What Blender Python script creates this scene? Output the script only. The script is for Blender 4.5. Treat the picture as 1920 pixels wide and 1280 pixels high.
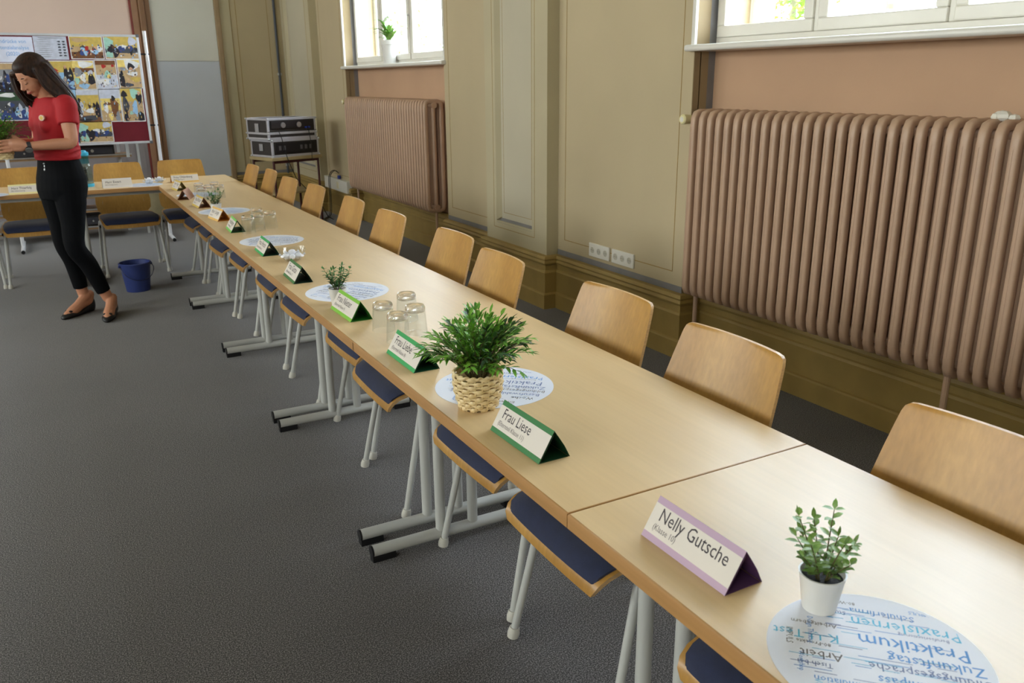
import bpy, bmesh, math, random
from mathutils import Vector, Matrix
random.seed(7)
PI = math.pi
S = bpy.context.scene
COL = S.collection
for o in list(bpy.data.objects):
    bpy.data.objects.remove(o)

# ------------------------------------------------------------------ camera
def basis(yaw, pitch, roll):
    cy, sy, cp, sp = math.cos(yaw), math.sin(yaw), math.cos(pitch), math.sin(pitch)
    f = Vector((sy*cp, cy*cp, -sp)); r = Vector((cy, -sy, 0)); u = r.cross(f)
    c, s = math.cos(roll), math.sin(roll)
    return c*r+s*u, -s*r+c*u, f
cam_d = bpy.data.cameras.new('camera'); cam = bpy.data.objects.new('camera', cam_d); COL.objects.link(cam)
R_, U_, F_ = basis(.5009, .3037, -.0093)
m = Matrix.Identity(4)
for i in range(3):
    m[i][0], m[i][1], m[i][2] = R_[i], U_[i], -F_[i]
m.translation = Vector((-.7421, -1.1497, 1.5011))
cam.matrix_world = m
cam_d.sensor_width = 36; cam_d.lens = 1556.36*36/1920; cam_d.clip_start = .02; cam_d.clip_end = 200
cam_d.dof.use_dof = True; cam_d.dof.focus_distance = 2.6; cam_d.dof.aperture_fstop = 9.0
S.camera = cam

# ------------------------------------------------------------------ world, light, exposure
W = bpy.data.worlds.new('sky'); S.world = W; W.use_nodes = True
wn = W.node_tree.nodes; wl = W.node_tree.links
bg = wn['Background']; bg.inputs[1].default_value = 23.0
tc = wn.new('ShaderNodeTexCoord'); nz = wn.new('ShaderNodeTexNoise'); nz.inputs['Scale'].default_value = 2.2
cr = wn.new('ShaderNodeValToRGB'); cr.color_ramp.elements[0].color = (.70, .85, 1, 1); cr.color_ramp.elements[1].color = (.80, .90, 1, 1)
cr.color_ramp.elements[0].position = .35; cr.color_ramp.elements[1].position = .65
wl.new(tc.outputs['Generated'], nz.inputs['Vector']); wl.new(nz.outputs['Fac'], cr.inputs[0]); wl.new(cr.outputs[0], bg.inputs[0])
def portal(y0, y1, z0, z1, x=2.80, side=1):
    l = bpy.data.lights.new('window_portal', 'AREA'); l.shape = 'RECTANGLE'; l.size = y1-y0; l.size_y = z1-z0
    l.cycles.is_portal = True
    o = bpy.data.objects.new('window_portal', l); COL.objects.link(o)
    o.location = (x, (y0+y1)/2, (z0+z1)/2); o.rotation_euler = (0, side*PI/2, 0)
    # local -Z looks into the room (-X); local X lies along Z, so the sides swap
    l.size, l.size_y = z1-z0, y1-y0
S.view_settings.view_transform = 'Standard'; S.view_settings.look = 'None'
S.view_settings.gamma = 1; S.view_settings.use_curve_mapping = False
S.view_settings.exposure = 0.0
S.cycles.transparent_max_bounces = 48; S.cycles.max_bounces = 16; S.cycles.transmission_bounces = 16
NICHES = [(-5.96, -3.36), (-.27, 2.33), (5.42, 8.0)]
ZS, ZT = 1.67, 3.55
for a, b in NICHES:
    portal(a, b, ZS, ZT)
LEFT_FILLW = [(-5.6, -2.8), (-1.4, 1.4), (2.8, 5.6), (6.9, 9.7)]  # openings added in the unseen left wall to bring in fill light
for a, b in LEFT_FILLW:
    portal(a, b, 1.6, 3.7, -7.35, -1)

# ------------------------------------------------------------------ materials
def lin(c):
    return tuple((x/12.92 if x <= .04045 else ((x+.055)/1.055)**2.4) for x in c)
def rgb(r, g, b):
    return lin((r/255, g/255, b/255)) + (1,)
MATS = {}
def mat(name, c, rough=.5, metal=0, spec=.5, var=.08, scale=8, stretch=(1, 1, 1), bump=0, bscale=200, coat=0, sheen=0, c2=None, detail=3, lo=.3, hi=.7):
    if name in MATS: return MATS[name]
    M = bpy.data.materials.new(name); M.use_nodes = True; nt = M.node_tree; N = nt.nodes; L = nt.links
    b = N['Principled BSDF']
    b.inputs['Roughness'].default_value = rough; b.inputs['Metallic'].default_value = metal
    b.inputs['Specular IOR Level'].default_value = spec
    b.inputs['Coat Weight'].default_value = coat; b.inputs['Coat Roughness'].default_value = .15
    b.inputs['Sheen Weight'].default_value = sheen
    t = N.new('ShaderNodeTexCoord'); mp = N.new('ShaderNodeMapping'); mp.inputs['Scale'].default_value = stretch
    n = N.new('ShaderNodeTexNoise'); n.inputs['Scale'].default_value = scale; n.inputs['Detail'].default_value = detail
    r = N.new('ShaderNodeValToRGB'); r.color_ramp.elements[0].position = lo; r.color_ramp.elements[1].position = hi
    a = c; d = c2 if c2 else tuple(min(1, x*(1-var)) for x in c[:3])+(1,)
    if not c2: a = tuple(min(1, x*(1+var)) for x in c[:3])+(1,)
    r.color_ramp.elements[0].color = d; r.color_ramp.elements[1].color = a
    L.new(t.outputs['Object'], mp.inputs[0]); L.new(mp.outputs[0], n.inputs['Vector']); L.new(n.outputs['Fac'], r.inputs[0]); L.new(r.outputs[0], b.inputs['Base Color'])
    if bump:
        n2 = N.new('ShaderNodeTexNoise'); n2.inputs['Scale'].default_value = bscale; n2.inputs['Detail'].default_value = 2
        bp = N.new('ShaderNodeBump'); bp.inputs['Strength'].default_value = bump; bp.inputs['Distance'].default_value = .002
        L.new(mp.outputs[0], n2.inputs['Vector']); L.new(n2.outputs['Fac'], bp.inputs['Height']); L.new(bp.outputs[0], b.inputs['Normal'])
    MATS[name] = M
    return M
def wood(name, c, c2, axis, rough=.4, coat=0, scale=9, spec=.5, fine=.06):
    """long soft grain bands along one axis, thin darker figure lines and fine pores"""
    if name in MATS: return MATS[name]
    M = mat(name, c, rough=rough, coat=coat, c2=c2, scale=scale, stretch=tuple(.12 if i == axis else 1 for i in range(3)), detail=5, lo=.25, hi=.75, spec=spec)
    nt = M.node_tree; N = nt.nodes; L = nt.links; b = N['Principled BSDF']
    ramp = [n for n in N if n.type == 'VALTORGB'][0]; mp = [n for n in N if n.type == 'MAPPING'][0]
    mp2 = N.new('ShaderNodeMapping'); mp2.inputs['Scale'].default_value = tuple(.05 if i == axis else 1.6 for i in range(3))
    t = [n for n in N if n.type == 'TEX_COORD'][0]; L.new(t.outputs['Object'], mp2.inputs[0])
    n2 = N.new('ShaderNodeTexNoise'); n2.inputs['Scale'].default_value = 60; n2.inputs['Detail'].default_value = 3
    L.new(mp2.outputs[0], n2.inputs['Vector'])
    mr = N.new('ShaderNodeMapRange'); mr.inputs[1].default_value = .3; mr.inputs[2].default_value = .7; mr.inputs[3].default_value = 1-fine; mr.inputs[4].default_value = 1+fine
    L.new(n2.outputs['Fac'], mr.inputs[0])
    mx = N.new('ShaderNodeVectorMath'); mx.operation = 'SCALE'; L.new(ramp.outputs[0], mx.inputs[0]); L.new(mr.outputs[0], mx.inputs['Scale'])
    L.new(mx.outputs[0], b.inputs['Base Color'])
    return M
def glass_mat(name, tint=(1, 1, 1, 1), f=.9, ior=1.45, rough=.0):
    """thin clear glass: most light goes straight through, the rest mirrors by Fresnel"""
    if name in MATS: return MATS[name]
    M = bpy.data.materials.new(name); M.use_nodes = True; nt = M.node_tree; N = nt.nodes; L = nt.links
    N.remove(N['Principled BSDF']); out = N['Material Output']
    tr = N.new('ShaderNodeBsdfTransparent'); gl = N.new('ShaderNodeBsdfGlossy'); mx = N.new('ShaderNodeMixShader')
    lw = N.new('ShaderNodeLayerWeight'); lw.inputs['Blend'].default_value = .5
    pw = N.new('ShaderNodeMath'); pw.operation = 'POWER'; pw.inputs[1].default_value = 5*(1.45/ior)**2
    nz_ = N.new('ShaderNodeTexNoise'); nz_.inputs['Scale'].default_value = 3
    mc = N.new('ShaderNodeMapRange'); mc.inputs[3].default_value = .04; mc.inputs[4].default_value = .05
    ad = N.new('ShaderNodeMath'); ad.operation = 'MULTIPLY_ADD'; ad.inputs[1].default_value = .6
    L.new(lw.outputs['Facing'], pw.inputs[0]); L.new(pw.outputs[0], ad.inputs[0]); L.new(nz_.outputs['Fac'], mc.inputs[0]); L.new(mc.outputs[0], ad.inputs[2])
    tr.inputs[0].default_value = tint; gl.inputs['Roughness'].default_value = rough
    L.new(ad.outputs[0], mx.inputs[0]); L.new(tr.outputs[0], mx.inputs[1]); L.new(gl.outputs[0], mx.inputs[2]); L.new(mx.outputs[0], out.inputs[0])
    MATS[name] = M
    return M
m_wall = mat('wall_paint', rgb(188, 172, 140), rough=.75, var=.05, scale=1.6, bump=.25, bscale=60)
m_wall2 = mat('wall_paint_niche', rgb(196, 160, 130), rough=.8, var=.05, scale=2, bump=.2, bscale=70)
m_pil = mat('pilaster_paint', rgb(186, 175, 145), rough=.7, var=.04, scale=2.5, bump=.25, bscale=60)
m_panel = mat('panel_paint', rgb(190, 182, 160), rough=.7, var=.04, scale=2, bump=.1)
m_olive = mat('skirting_olive_paint', rgb(158, 133, 76), rough=.5, var=.10, scale=6, bump=.3, bscale=30)
m_olive_d = mat('skirting_dark_joint', rgb(46, 36, 24), rough=.8)
m_line = mat('ochre_line_paint', rgb(150, 118, 55), rough=.7, var=.15, scale=20)
m_blue_band = mat('grey_blue_band_paint', rgb(128, 126, 128), rough=.75, var=.08, scale=9)
m_jamb = mat('jamb_paint', rgb(150, 130, 98), rough=.8, var=.06, scale=4)
m_white = mat('white_gloss_paint', rgb(226, 222, 212), rough=.3, var=.02, scale=4)
m_sill = mat('sill_white', rgb(225, 222, 215), rough=.25, var=.02)
m_ceil = mat('ceiling_paint', rgb(220, 214, 200), rough=.9)
m_room = mat('plain_wall_paint', rgb(200, 188, 165), rough=.85)
m_part = mat('grey_partition_board', rgb(208, 206, 196), rough=.6, var=.03, scale=2)
m_part2 = mat('grey_partition_board_lower', rgb(192, 196, 204), rough=.6, var=.03, scale=3)
m_pink = mat('pink_wall_paint', rgb(222, 196, 182), rough=.8, var=.03, scale=2)
m_brown = mat('brown_trim_wood', rgb(128, 92, 62), rough=.5, var=.1, scale=5, stretch=(4, 4, .3))
m_mauve = mat('mauve_grey_panel', rgb(140, 132, 134), rough=.6, var=.04)
m_rad = mat('radiator_enamel', rgb(188, 156, 132), rough=.38, var=.04, scale=14, bump=.15, bscale=90)
m_radv = mat('valve_cream_plastic', rgb(225, 215, 165), rough=.4)
m_table = wood('table_maple_top', rgb(218, 188, 142), rgb(207, 174, 126), 1, rough=.36, spec=.9, fine=.03)
m_tablex = wood('table_maple_top_cross', rgb(218, 188, 142), rgb(207, 174, 126), 0, rough=.36, spec=.9, fine=.03)
m_edge = wood('table_edge_band', rgb(178, 134, 84), rgb(164, 120, 70), 1, rough=.4)
m_ply = wood('chair_plywood', rgb(190, 145, 74), rgb(164, 118, 55), 2, rough=.33, scale=6, coat=.1, fine=.09)
m_plye = mat('chair_ply_edge', rgb(200, 160, 110), rough=.35, scale=60, stretch=(1, 1, 6), var=.15)
m_pad = mat('seat_fabric_blue', rgb(30, 38, 68), rough=.85, var=.12, scale=40, bump=.5, bscale=900, sheen=.15)
m_metal = mat('powder_coated_frame', rgb(184, 184, 180), rough=.35, spec=.5, var=.03)
m_cap = mat('grey_leg_cap_plastic', rgb(196, 192, 182), rough=.45)
m_black = mat('black_plastic', rgb(22, 22, 24), rough=.4)
m_alu = mat('aluminium', rgb(200, 202, 205), rough=.3, metal=.85, var=.05)
m_paper = mat('white_card', rgb(220, 212, 204), rough=.6, var=.01)
m_papermat = mat('mat_white_paper', rgb(222, 224, 236), rough=.5, var=.01)
m_ink = mat('dark_ink', rgb(60, 52, 58), rough=.6)
m_ink2 = mat('grey_ink', rgb(120, 112, 112), rough=.6)
m_inkb = mat('blue_ink', rgb(84, 146, 214), rough=.6)
m_inkc = mat('cyan_ink', rgb(96, 190, 226), rough=.6)
m_inkg = mat('slate_ink', rgb(110, 124, 170), rough=.6)
m_glass = glass_mat('drinking_glass', tint=(.96, .97, .97, 1), ior=1.3)
m_pane = glass_mat('window_glass', f=1)
m_pane_fill = glass_mat('warm_fill_tint_glass', tint=(.82, .785, .73, 1))  # invented tint that warms and dims the fill from the left windows
m_soil = mat('potting_gravel', rgb(40, 42, 48), rough=.7, var=.6, scale=300, bump=1, bscale=300)
m_pot = mat('white_pot_ceramic', rgb(222, 220, 216), rough=.35)
m_leaf = mat('grass_leaf_green', rgb(130, 184, 60), rough=.42, c2=rgb(62, 124, 38), scale=25, lo=.35, hi=.65)
m_leafd = mat('dark_leaf_green', rgb(58, 100, 44), rough=.45, c2=rgb(26, 48, 28), scale=25)
m_leafs = mat('small_leaf_green', rgb(140, 172, 90), rough=.4, c2=rgb(96, 136, 58), scale=60)
m_stem = mat('brown_green_stem', rgb(92, 84, 48), rough=.6)
m_wick = mat('wicker_straw', rgb(238, 216, 168), rough=.35, c2=rgb(214, 184, 128), scale=50)

# ------------------------------------------------------------------ mesh helpers
class MB:
    def __init__(s): s.v = []; s.f = []; s.m = []; s.mi = 0
    def add(s, vs, fs, M=None):
        b = len(s.v)
        if M is not None: vs = [tuple(M @ Vector(p)) for p in vs]
        s.v += [tuple(p) for p in vs]; s.f += [tuple(b+i for i in f) for f in fs]; s.m += [s.mi]*len(fs)
        return s
    def box(s, x0, x1, y0, y1, z0, z1, M=None):
        vs = [(x, y, z) for z in (z0, z1) for x, y in ((x0, y0), (x1, y0), (x1, y1), (x0, y1))]
        return s.add(vs, [(3, 2, 1, 0), (4, 5, 6, 7), (0, 1, 5, 4), (1, 2, 6, 5), (2, 3, 7, 6), (3, 0, 4, 7)], M)
    def rings(s, rings, closed=False, cap=True, M=None):
        n = len(rings[0]); vs = [p for r in rings for p in r]; fs = []
        k = len(rings)
        for i in range(k if closed else k-1):
            a, b = i*n, ((i+1) % k)*n
            for j in range(n):
                fs.append((a+j, a+(j+1) % n, b+(j+1) % n, b+j))
        if cap and not closed:
            fs.append(tuple(range(n-1, -1, -1))); fs.append(tuple((k-1)*n+j for j in range(n)))
        return s.add(vs, fs, M)
    def tube(s, pts, r, n=10, closed=False, sq=1.0, M=None, up=None, box=1.0):
        pts = [Vector(p) for p in pts]; k = len(pts); R = []
        nrm = None
        for i, p in enumerate(pts):
            if closed: t = pts[(i+1) % k]-pts[i-1]
            else: t = pts[min(i+1, k-1)]-pts[max(i-1, 0)]
            t.normalize()
            if up is not None: nrm = Vector(up)
            elif nrm is None: nrm = Vector((0, 0, 1)) if abs(t.z) < .9 else Vector((1, 0, 0))
            nrm = (nrm-t*nrm.dot(t)).normalized(); bn = t.cross(nrm)
            rr = r[i] if isinstance(r, (list, tuple)) else r
            R.append([p+nrm*(rr*sq*math.copysign(abs(math.cos(a))**box, math.cos(a)))+bn*(rr*math.copysign(abs(math.sin(a))**box, math.sin(a))) for a in [2*PI*(j+.5)/n for j in range(n)]])
        return s.rings(R, closed=closed, M=M)
    def lathe(s, prof, n=24, c=(0, 0, 0), closed=False, M=None, cap=True):
        R = [[(c[0]+r*math.cos(2*PI*j/n), c[1]+r*math.sin(2*PI*j/n), c[2]+z) for j in range(n)] for r, z in prof]
        return s.rings(R, closed=closed, cap=cap, M=M)
    def ball(s, c, rx, ry, rz, n=14, k=9, M=None):
        prof = [(max(1e-4, math.sin(PI*i/k)), -math.cos(PI*i/k)) for i in range(k+1)]
        R = [[(c[0]+rx*r*math.cos(2*PI*j/n), c[1]+ry*r*math.sin(2*PI*j/n), c[2]+rz*z) for j in range(n)] for r, z in prof]
        return s.rings(R, M=M)
    def prism(s, poly, h0, h1, axis='y', M=None):
        """poly in the two other axes, extruded along axis"""
        f = {'y': lambda a, b, h: (a, h, b), 'x': lambda a, b, h: (h, a, b), 'z': lambda a, b, h: (a, b, h)}[axis]
        n = len(poly); vs = [f(a, b, h0) for a, b in poly]+[f(a, b, h1) for a, b in poly]
        fs = [tuple(range(n)), tuple(range(2*n-1, n-1, -1))]+[(j, (j+1) % n, n+(j+1) % n, n+j) for j in range(n)]
        return s.add(vs, fs, M)
    def mesh(s, name, mats, smooth=35):
        me = bpy.data.meshes.new(name); me.from_pydata(s.v, [], s.f)
        for x in (mats if isinstance(mats, (list, tuple)) else [mats]): me.materials.append(x)
        if s.mi or any(s.m): me.polygons.foreach_set('material_index', s.m)
        bm = bmesh.new(); bm.from_mesh(me); bmesh.ops.recalc_face_normals(bm, faces=bm.faces); bm.to_mesh(me); bm.free()
        if smooth: me.shade_smooth(); me.set_sharp_from_angle(angle=math.radians(smooth))
        me.update(); return me
    def build(s, name, mats, parent=None, smooth=35, bevel=0, loc=None, segs=2):
        o = bpy.data.objects.new(name, s.mesh(name, mats, smooth)); COL.objects.link(o)
        if parent: o.parent = parent
        if loc: o.location = loc
        if bevel:
            b = o.modifiers.new('bevel', 'BEVEL'); b.width = bevel; b.segments = segs; b.limit_method = 'ANGLE'; b.harden_normals = False
        return o
def tag(o, label=None, cat=None, group=None, kind=None):
    if label: o['label'] = label
    if cat: o['category'] = cat
    if group: o['group'] = group
    if kind: o['kind'] = kind
    return o
def thing(name, label, cat, loc=(0, 0, 0), rz=0, group=None, kind=None):
    o = bpy.data.objects.new(name, None); COL.objects.link(o); o.location = loc; o.rotation_euler = (0, 0, rz); o.empty_display_size = .05
    return tag(o, label, cat, group, kind)
def struct(name, kind='structure'):
    o = bpy.data.objects.new(name, None); COL.objects.link(o); o['kind'] = kind; return o
def dup(o, loc=None, rz=None, label=None, group=None, parent=None):
    c = o.copy(); COL.objects.link(c)
    if parent is not None: c.parent = parent
    for ch in list(o.children): dup(ch, parent=c)
    if loc is not None: c.location = loc
    if rz is not None: c.rotation_euler = (0, 0, rz)
    if label: c['label'] = label
    if group: c['group'] = group
    return c
def inst(name, me, parent, loc=(0, 0, 0), rz=0):
    o = bpy.data.objects.new(name, me); COL.objects.link(o); o.parent = parent; o.location = loc; o.rotation_euler = (0, 0, rz); return o
def text_geo(txt, size, res=2, sx=1.0, align='LEFT'):
    cu = bpy.data.curves.new('t', 'FONT'); cu.body = txt; cu.size = size; cu.resolution_u = res; cu.align_x = align
    ob = bpy.data.objects.new('t', cu); me = bpy.data.meshes.new_from_object(ob)
    vs = [(v.co.x*sx, v.co.y, 0) for v in me.vertices]; fs = [tuple(p.vertices) for p in me.polygons]
    bpy.data.objects.remove(ob); bpy.data.meshes.remove(me); bpy.data.curves.remove(cu)
    return vs, fs
def frame_m(o, x, y):
    """matrix with origin o, local x and y axes given; z is their cross product"""
    x = Vector(x).normalized(); y = Vector(y).normalized(); z = x.cross(y).normalized()
    M = Matrix.Identity(4)
    for i in range(3): M[i][0], M[i][1], M[i][2], M[i][3] = x[i], y[i], z[i], o[i]
    return M
def remeshed(mb, name, mats, voxel, smooth_it=3, fac=.5):
    """joins overlapping closed pieces of a builder into one continuous surface and returns the mesh"""
    me = mb.mesh(name, mats, smooth=0); ob = bpy.data.objects.new('tmp', me); COL.objects.link(ob)
    r = ob.modifiers.new('r', 'REMESH'); r.mode = 'VOXEL'; r.voxel_size = voxel; r.use_smooth_shade = True
    s = ob.modifiers.new('s', 'SMOOTH'); s.iterations = smooth_it; s.factor = fac
    bpy.context.view_layer.update()
    dg = bpy.context.evaluated_depsgraph_get(); out = bpy.data.meshes.new_from_object(ob.evaluated_get(dg)); out.name = name
    out.materials.clear()
    for x in (mats if isinstance(mats, (list, tuple)) else [mats]): out.materials.append(x)
    out.shade_smooth(); bpy.data.objects.remove(ob); bpy.data.meshes.remove(me)
    return out

# ================================================================== the room
XW = 2.24; XN = 2.38; XO = 2.78; YB = 10.2; YF = -7.0; XL = -7.1; ZC = 4.3
def carpet():
    M = mat('carpet_loop_pile', rgb(128, 122, 122), rough=.9, c2=rgb(34, 30, 28), scale=260, detail=2, lo=.44, hi=.68, bump=.35, bscale=300, spec=.25, sheen=.25)
    nt = M.node_tree; N = nt.nodes; L = nt.links; b = N['Principled BSDF']; ramp = [n for n in N if n.type == 'VALTORGB'][0]
    t = [n for n in N if n.type == 'TEX_COORD'][0]
    n2 = N.new('ShaderNodeTexNoise'); n2.inputs['Scale'].default_value = 1.3; n2.inputs['Detail'].default_value = 4; L.new(t.outputs['Object'], n2.inputs['Vector'])
    mr = N.new('ShaderNodeMapRange'); mr.inputs[1].default_value = .3; mr.inputs[2].default_value = .7; mr.inputs[3].default_value = .88; mr.inputs[4].default_value = 1.1; L.new(n2.outputs['Fac'], mr.inputs[0])
    mx = N.new('ShaderNodeVectorMath'); mx.operation = 'SCALE'; L.new(ramp.outputs[0], mx.inputs[0]); L.new(mr.outputs[0], mx.inputs['Scale']); L.new(mx.outputs[0], b.inputs['Base Color'])
    return M
f = MB().box(XL-.2, XO, YF-.2, YB+.3, -.12, 0).build('floor', carpet(), smooth=0); tag(f, kind='structure')
c = MB().box(XL-.2, XO, YF-.2, YB+.3, ZC, ZC+.1).build('ceiling', m_ceil, smooth=0); tag(c, kind='structure')
w = MB(); ysl = [YF-.2]+[y for n_ in LEFT_FILLW for y in n_]+[YB+.3]
for i in range(0, len(ysl), 2): w.box(XL-.2, XL, ysl[i], ysl[i+1], 0, ZC)
for a, b in LEFT_FILLW: w.box(XL-.2, XL, a, b, 0, 1.6); w.box(XL-.2, XL, a, b, 3.7, ZC)
tag(w.build('wall_left', m_room, smooth=0), kind='structure')
for i, (a, b) in enumerate(LEFT_FILLW):
    r = struct('window_%d' % (i+4)); f_ = MB()  # added out of view as a fill light source
    for y in (a, a+.7, a+1.4, a+2.1, b): f_.box(XL-.15, XL-.09, max(a, y-.05), min(b, y+.05), 1.6, 3.7)
    for z in (1.6, 2.6, 3.62): f_.box(XL-.15, XL-.09, a, b, z, z+.08)
    f_.build('frame', m_white, r, smooth=0)
    MB().box(XL-.125, XL-.121, a, b, 1.6, 3.7).build('glass_pane', m_pane_fill, r, smooth=0)
w = MB().box(XL, XO, YF-.2, YF, 0, ZC).build('wall_front', m_room, smooth=0); tag(w, kind='structure')

# window wall: piers, window niches with parapets, lintels
wr = MB()
ys = [YF]+[y for n_ in NICHES for y in n_]+[YB+.3]
for i in range(0, len(ys), 2):
    wr.box(XW, XO, ys[i], ys[i+1], 0, ZC)
for a, b in NICHES:
    wr.box(XW, XO, a, b, ZT, ZC)
tag(wr.build('wall_right', m_wall, smooth=0), kind='structure')
for i, (a, b) in enumerate(NICHES):
    p = MB().box(XN, XO, a, b, 0, ZS-.03).build('wall_niche', m_wall2, smooth=0); tag(p, kind='structure')
    # painted jamb reveals: olive with a grey-blue inner strip
    j = MB()
    for y, s in ((a, 1), (b, -1)):
        y0, y1 = sorted((y, y+s*.003)); j.mi = 0; j.box(XW+.002, XN-.045, y0, y1, .37, ZS-.03); j.box(XW+.012, XN-.045, y0, y1, ZS, ZT)
        j.mi = 1; j.box(XN-.045, XN, y0, y1, .37, ZS-.03); j.box(XN-.045, XN, y0, y1, ZS, ZT)
        j.mi = 2; j.box(XW+.04, XW+.045, min(y0, y1+s*.0005), max(y0, y1+s*.0005)+.0005, .37, ZS-.03)
    tag(j.build('trim_%d' % (10+i), [m_jamb, m_blue_band, m_line], smooth=0), kind='structure')
    # sill board
    s_ = MB().box(XW-.045, XN+.02, a-.04, b+.035, ZS-.032, ZS).build('window_sill', m_sill, bevel=.012, segs=4); tag(s_, kind='structure')
    # white casing strip on the wall edge above the sill
    s_ = MB()
    for y, s in ((a, -1), (b, 1)):
        y0, y1 = sorted((y-s*.004, y+s*.022)); s_.box(XW-.006, XW+.012, y0, y1, ZS, ZT)
    tag(s_.build('trim_%d' % (20+i), m_sill, smooth=0, bevel=.002), kind='structure')

def window(idx, a, b, divs):
    root = struct('window_%d' % idx)
    ys = [a]+divs+[b]
    def frame(x0, x1, nm, fw, z0, z1, mt):
        fr = MB()
        fr.box(x0, x1, a, b, z0, z0+.035); fr.box(x0, x1, a, b, z1-.05, z1)
        for y in ys: fr.box(x0, x1, max(a, y-.014), min(b, y+.014), z0+.035, z1-.05)
        fr.build(nm, mt, root, bevel=.004, smooth=0)
        for k in range(len(ys)-1):
            y0, y1 = ys[k]+(.014 if k else .014), ys[k+1]-.014
            for (q0, q1) in ((z0+.035, z0+1.25), (z0+1.29, z1-.05)):
                sh = MB(); d = -.012 if x0 < 2.5 else .0
                sh.box(x0+d, x1-.01, y0, y1, q0, q0+fw); sh.box(x0+d, x1-.01, y0, y1, q1-fw, q1)
                sh.box(x0+d, x1-.01, y0, y0+fw, q0+fw, q1-fw); sh.box(x0+d, x1-.01, y1-fw, y1, q0+fw, q1-fw)
                so = sh.build('sash', mt, root, bevel=.006, smooth=0)
                xm = (x0+x1)/2
                MB().box(xm-.002, xm+.002, y0+fw-.004, y1-fw+.004, q0+fw-.004, q1-fw+.004).build('glass_pane', m_pane, so, smooth=0)
        tr = MB().box(x0, x1, a, b, z0+1.25, z0+1.29).build('transom', mt, root, bevel=.004, smooth=0)
    frame(XN, XN+.05, 'inner_frame', .055, ZS, ZT, m_white)
    frame(XN+.22, XN+.27, 'outer_frame', .05, ZS-.02, ZT, m_white)
    # espagnolette handles on the inner sashes
    for y in divs[::2]:
        h = MB(); h.tube([(XN-.014, y, ZS+.42), (XN-.035, y, ZS+.42)], .009, 8); h.tube([(XN-.035, y, ZS+.43), (XN-.035, y, ZS+.31)], .008, 8)
        h.build('handle', m_alu, root)
window(1, -.27, 2.33, [.36, 1.02, 1.68])
window(2, 5.42, 8.0, [6.44, 7.20])
window(3, -5.96, -3.36, [-5.3, -4.66, -4.0])
tag(MB().box(XN+.05, XO+.06, -6.2, 8.2, ZS-.05, ZS-.03).build('outer_sill', m_white, smooth=0), kind='structure') if False else None

# pilasters with a recessed painted panel
def pilaster(y0, y1, name, xf=2.15):
    root = struct(name); p = MB(); z0 = .365
    a, b = y0+.20, y1-.155; zb = .51
    p.box(xf, XW, y0, a, z0, ZC); p.box(xf, XW, b, y1, z0, ZC); p.box(xf, XW, a, b, z0, zb); p.box(xf+.035, XW, a, b, zb, ZC)
    p.build('pilaster_shaft', m_pil, root, smooth=0)
    # bevelled moulding round the panel
    q = MB(); d = .028
    q.add([(xf, a, zb), (xf, a, ZC), (xf+.034, a+d, ZC), (xf+.034, a+d, zb+d)], [(0, 1, 2, 3)])
    q.add([(xf, b, zb), (xf, b, ZC), (xf+.034, b-d, ZC), (xf+.034, b-d, zb+d)], [(3, 2, 1, 0)])
    q.mi = 1; q.add([(xf-.001, a-.004, zb-.012), (xf-.001, b, zb-.012), (xf+.034, b-d, zb+d*.6), (xf+.034, a+d, zb+d*.6)], [(0, 1, 2, 3)])
    q.build('panel_moulding', [m_pil, m_blue_band], root, smooth=0)
    e = MB().box(xf+.0335, xf+.036, a+d, b-d, zb+d*.6, ZC).build('panel_face', m_panel, root, smooth=0)
    l = MB(); g = .035
    def line(x, ya, yb, za, zb_, t=.004): l.box(x-.0008, x+.001, ya, yb, za, zb_)
    line(xf, a-g-.004, a-g, zb-g-.012, ZC-.3); line(xf, b+g, b+g+.004, zb-g-.012, ZC-.3); line(xf, a-g, b+g, zb-g-.016, zb-g-.012)
    line(xf+.0335, a+d+.03, a+d+.033, zb+.06, ZC-.3); line(xf+.0335, b-d-.033, b-d-.03, zb+.06, ZC-.3); line(xf+.0335, a+d+.03, b-d-.03, zb+.06, zb+.063)
    l.build('painted_line', m_line, root, smooth=0)
pilaster(3.63, 4.51, 'pilaster_1')
pilaster(8.93, YB, 'pilaster_2')
pilaster(-2.4, -1.55, 'pilaster_3')

# moulded olive skirting round every face of the wall
SK = [(0, 0), (.046, 0), (.046, .098), (.040, .106), (.030, .110), (.030, .225), (.036, .25), (.030, .262), (.022, .268), (.022, .300)]
SK2 = [(0, .306), (.034, .306), (.040, .318), (.034, .334), (.040, .345), (.030, .362), (.012, .366), (0, .366)]
def skirt(path, name):
    """sweeps the skirting profile along an x, y path; the room lies on the left side of the walk"""
    root = struct(name)
    pts = [Vector((x, y)) for x, y in path]; off = []
    for i, p in enumerate(pts):
        d0 = (pts[i]-pts[i-1]).normalized() if i else (pts[1]-pts[0]).normalized()
        d1 = (pts[i+1]-pts[i]).normalized() if i < len(pts)-1 else d0
        n0 = Vector((-d0.y, d0.x)); n1 = Vector((-d1.y, d1.x)); mm = (n0+n1)
        mm = mm/max(.2, mm.length_squared)*2 if mm.length > .01 else n0
        off.append(mm)
    for prof, nm, mt in ((SK+[(0, .300)], 'skirting_board', m_olive), ([(0, .2999), (.016, .2999), (.016, .3065), (0, .3065)], 'dark_joint', m_olive_d), (SK2, 'skirting_cap', m_olive)):  # joint is a plain dark strip between board and cap
        R = [[(p.x+o_.x*d, p.y+o_.y*d, z) for d, z in prof] for p, o_ in zip(pts, off)]
        MB().rings(R).build(nm, mt, root, smooth=20)
XB = XW
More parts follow.
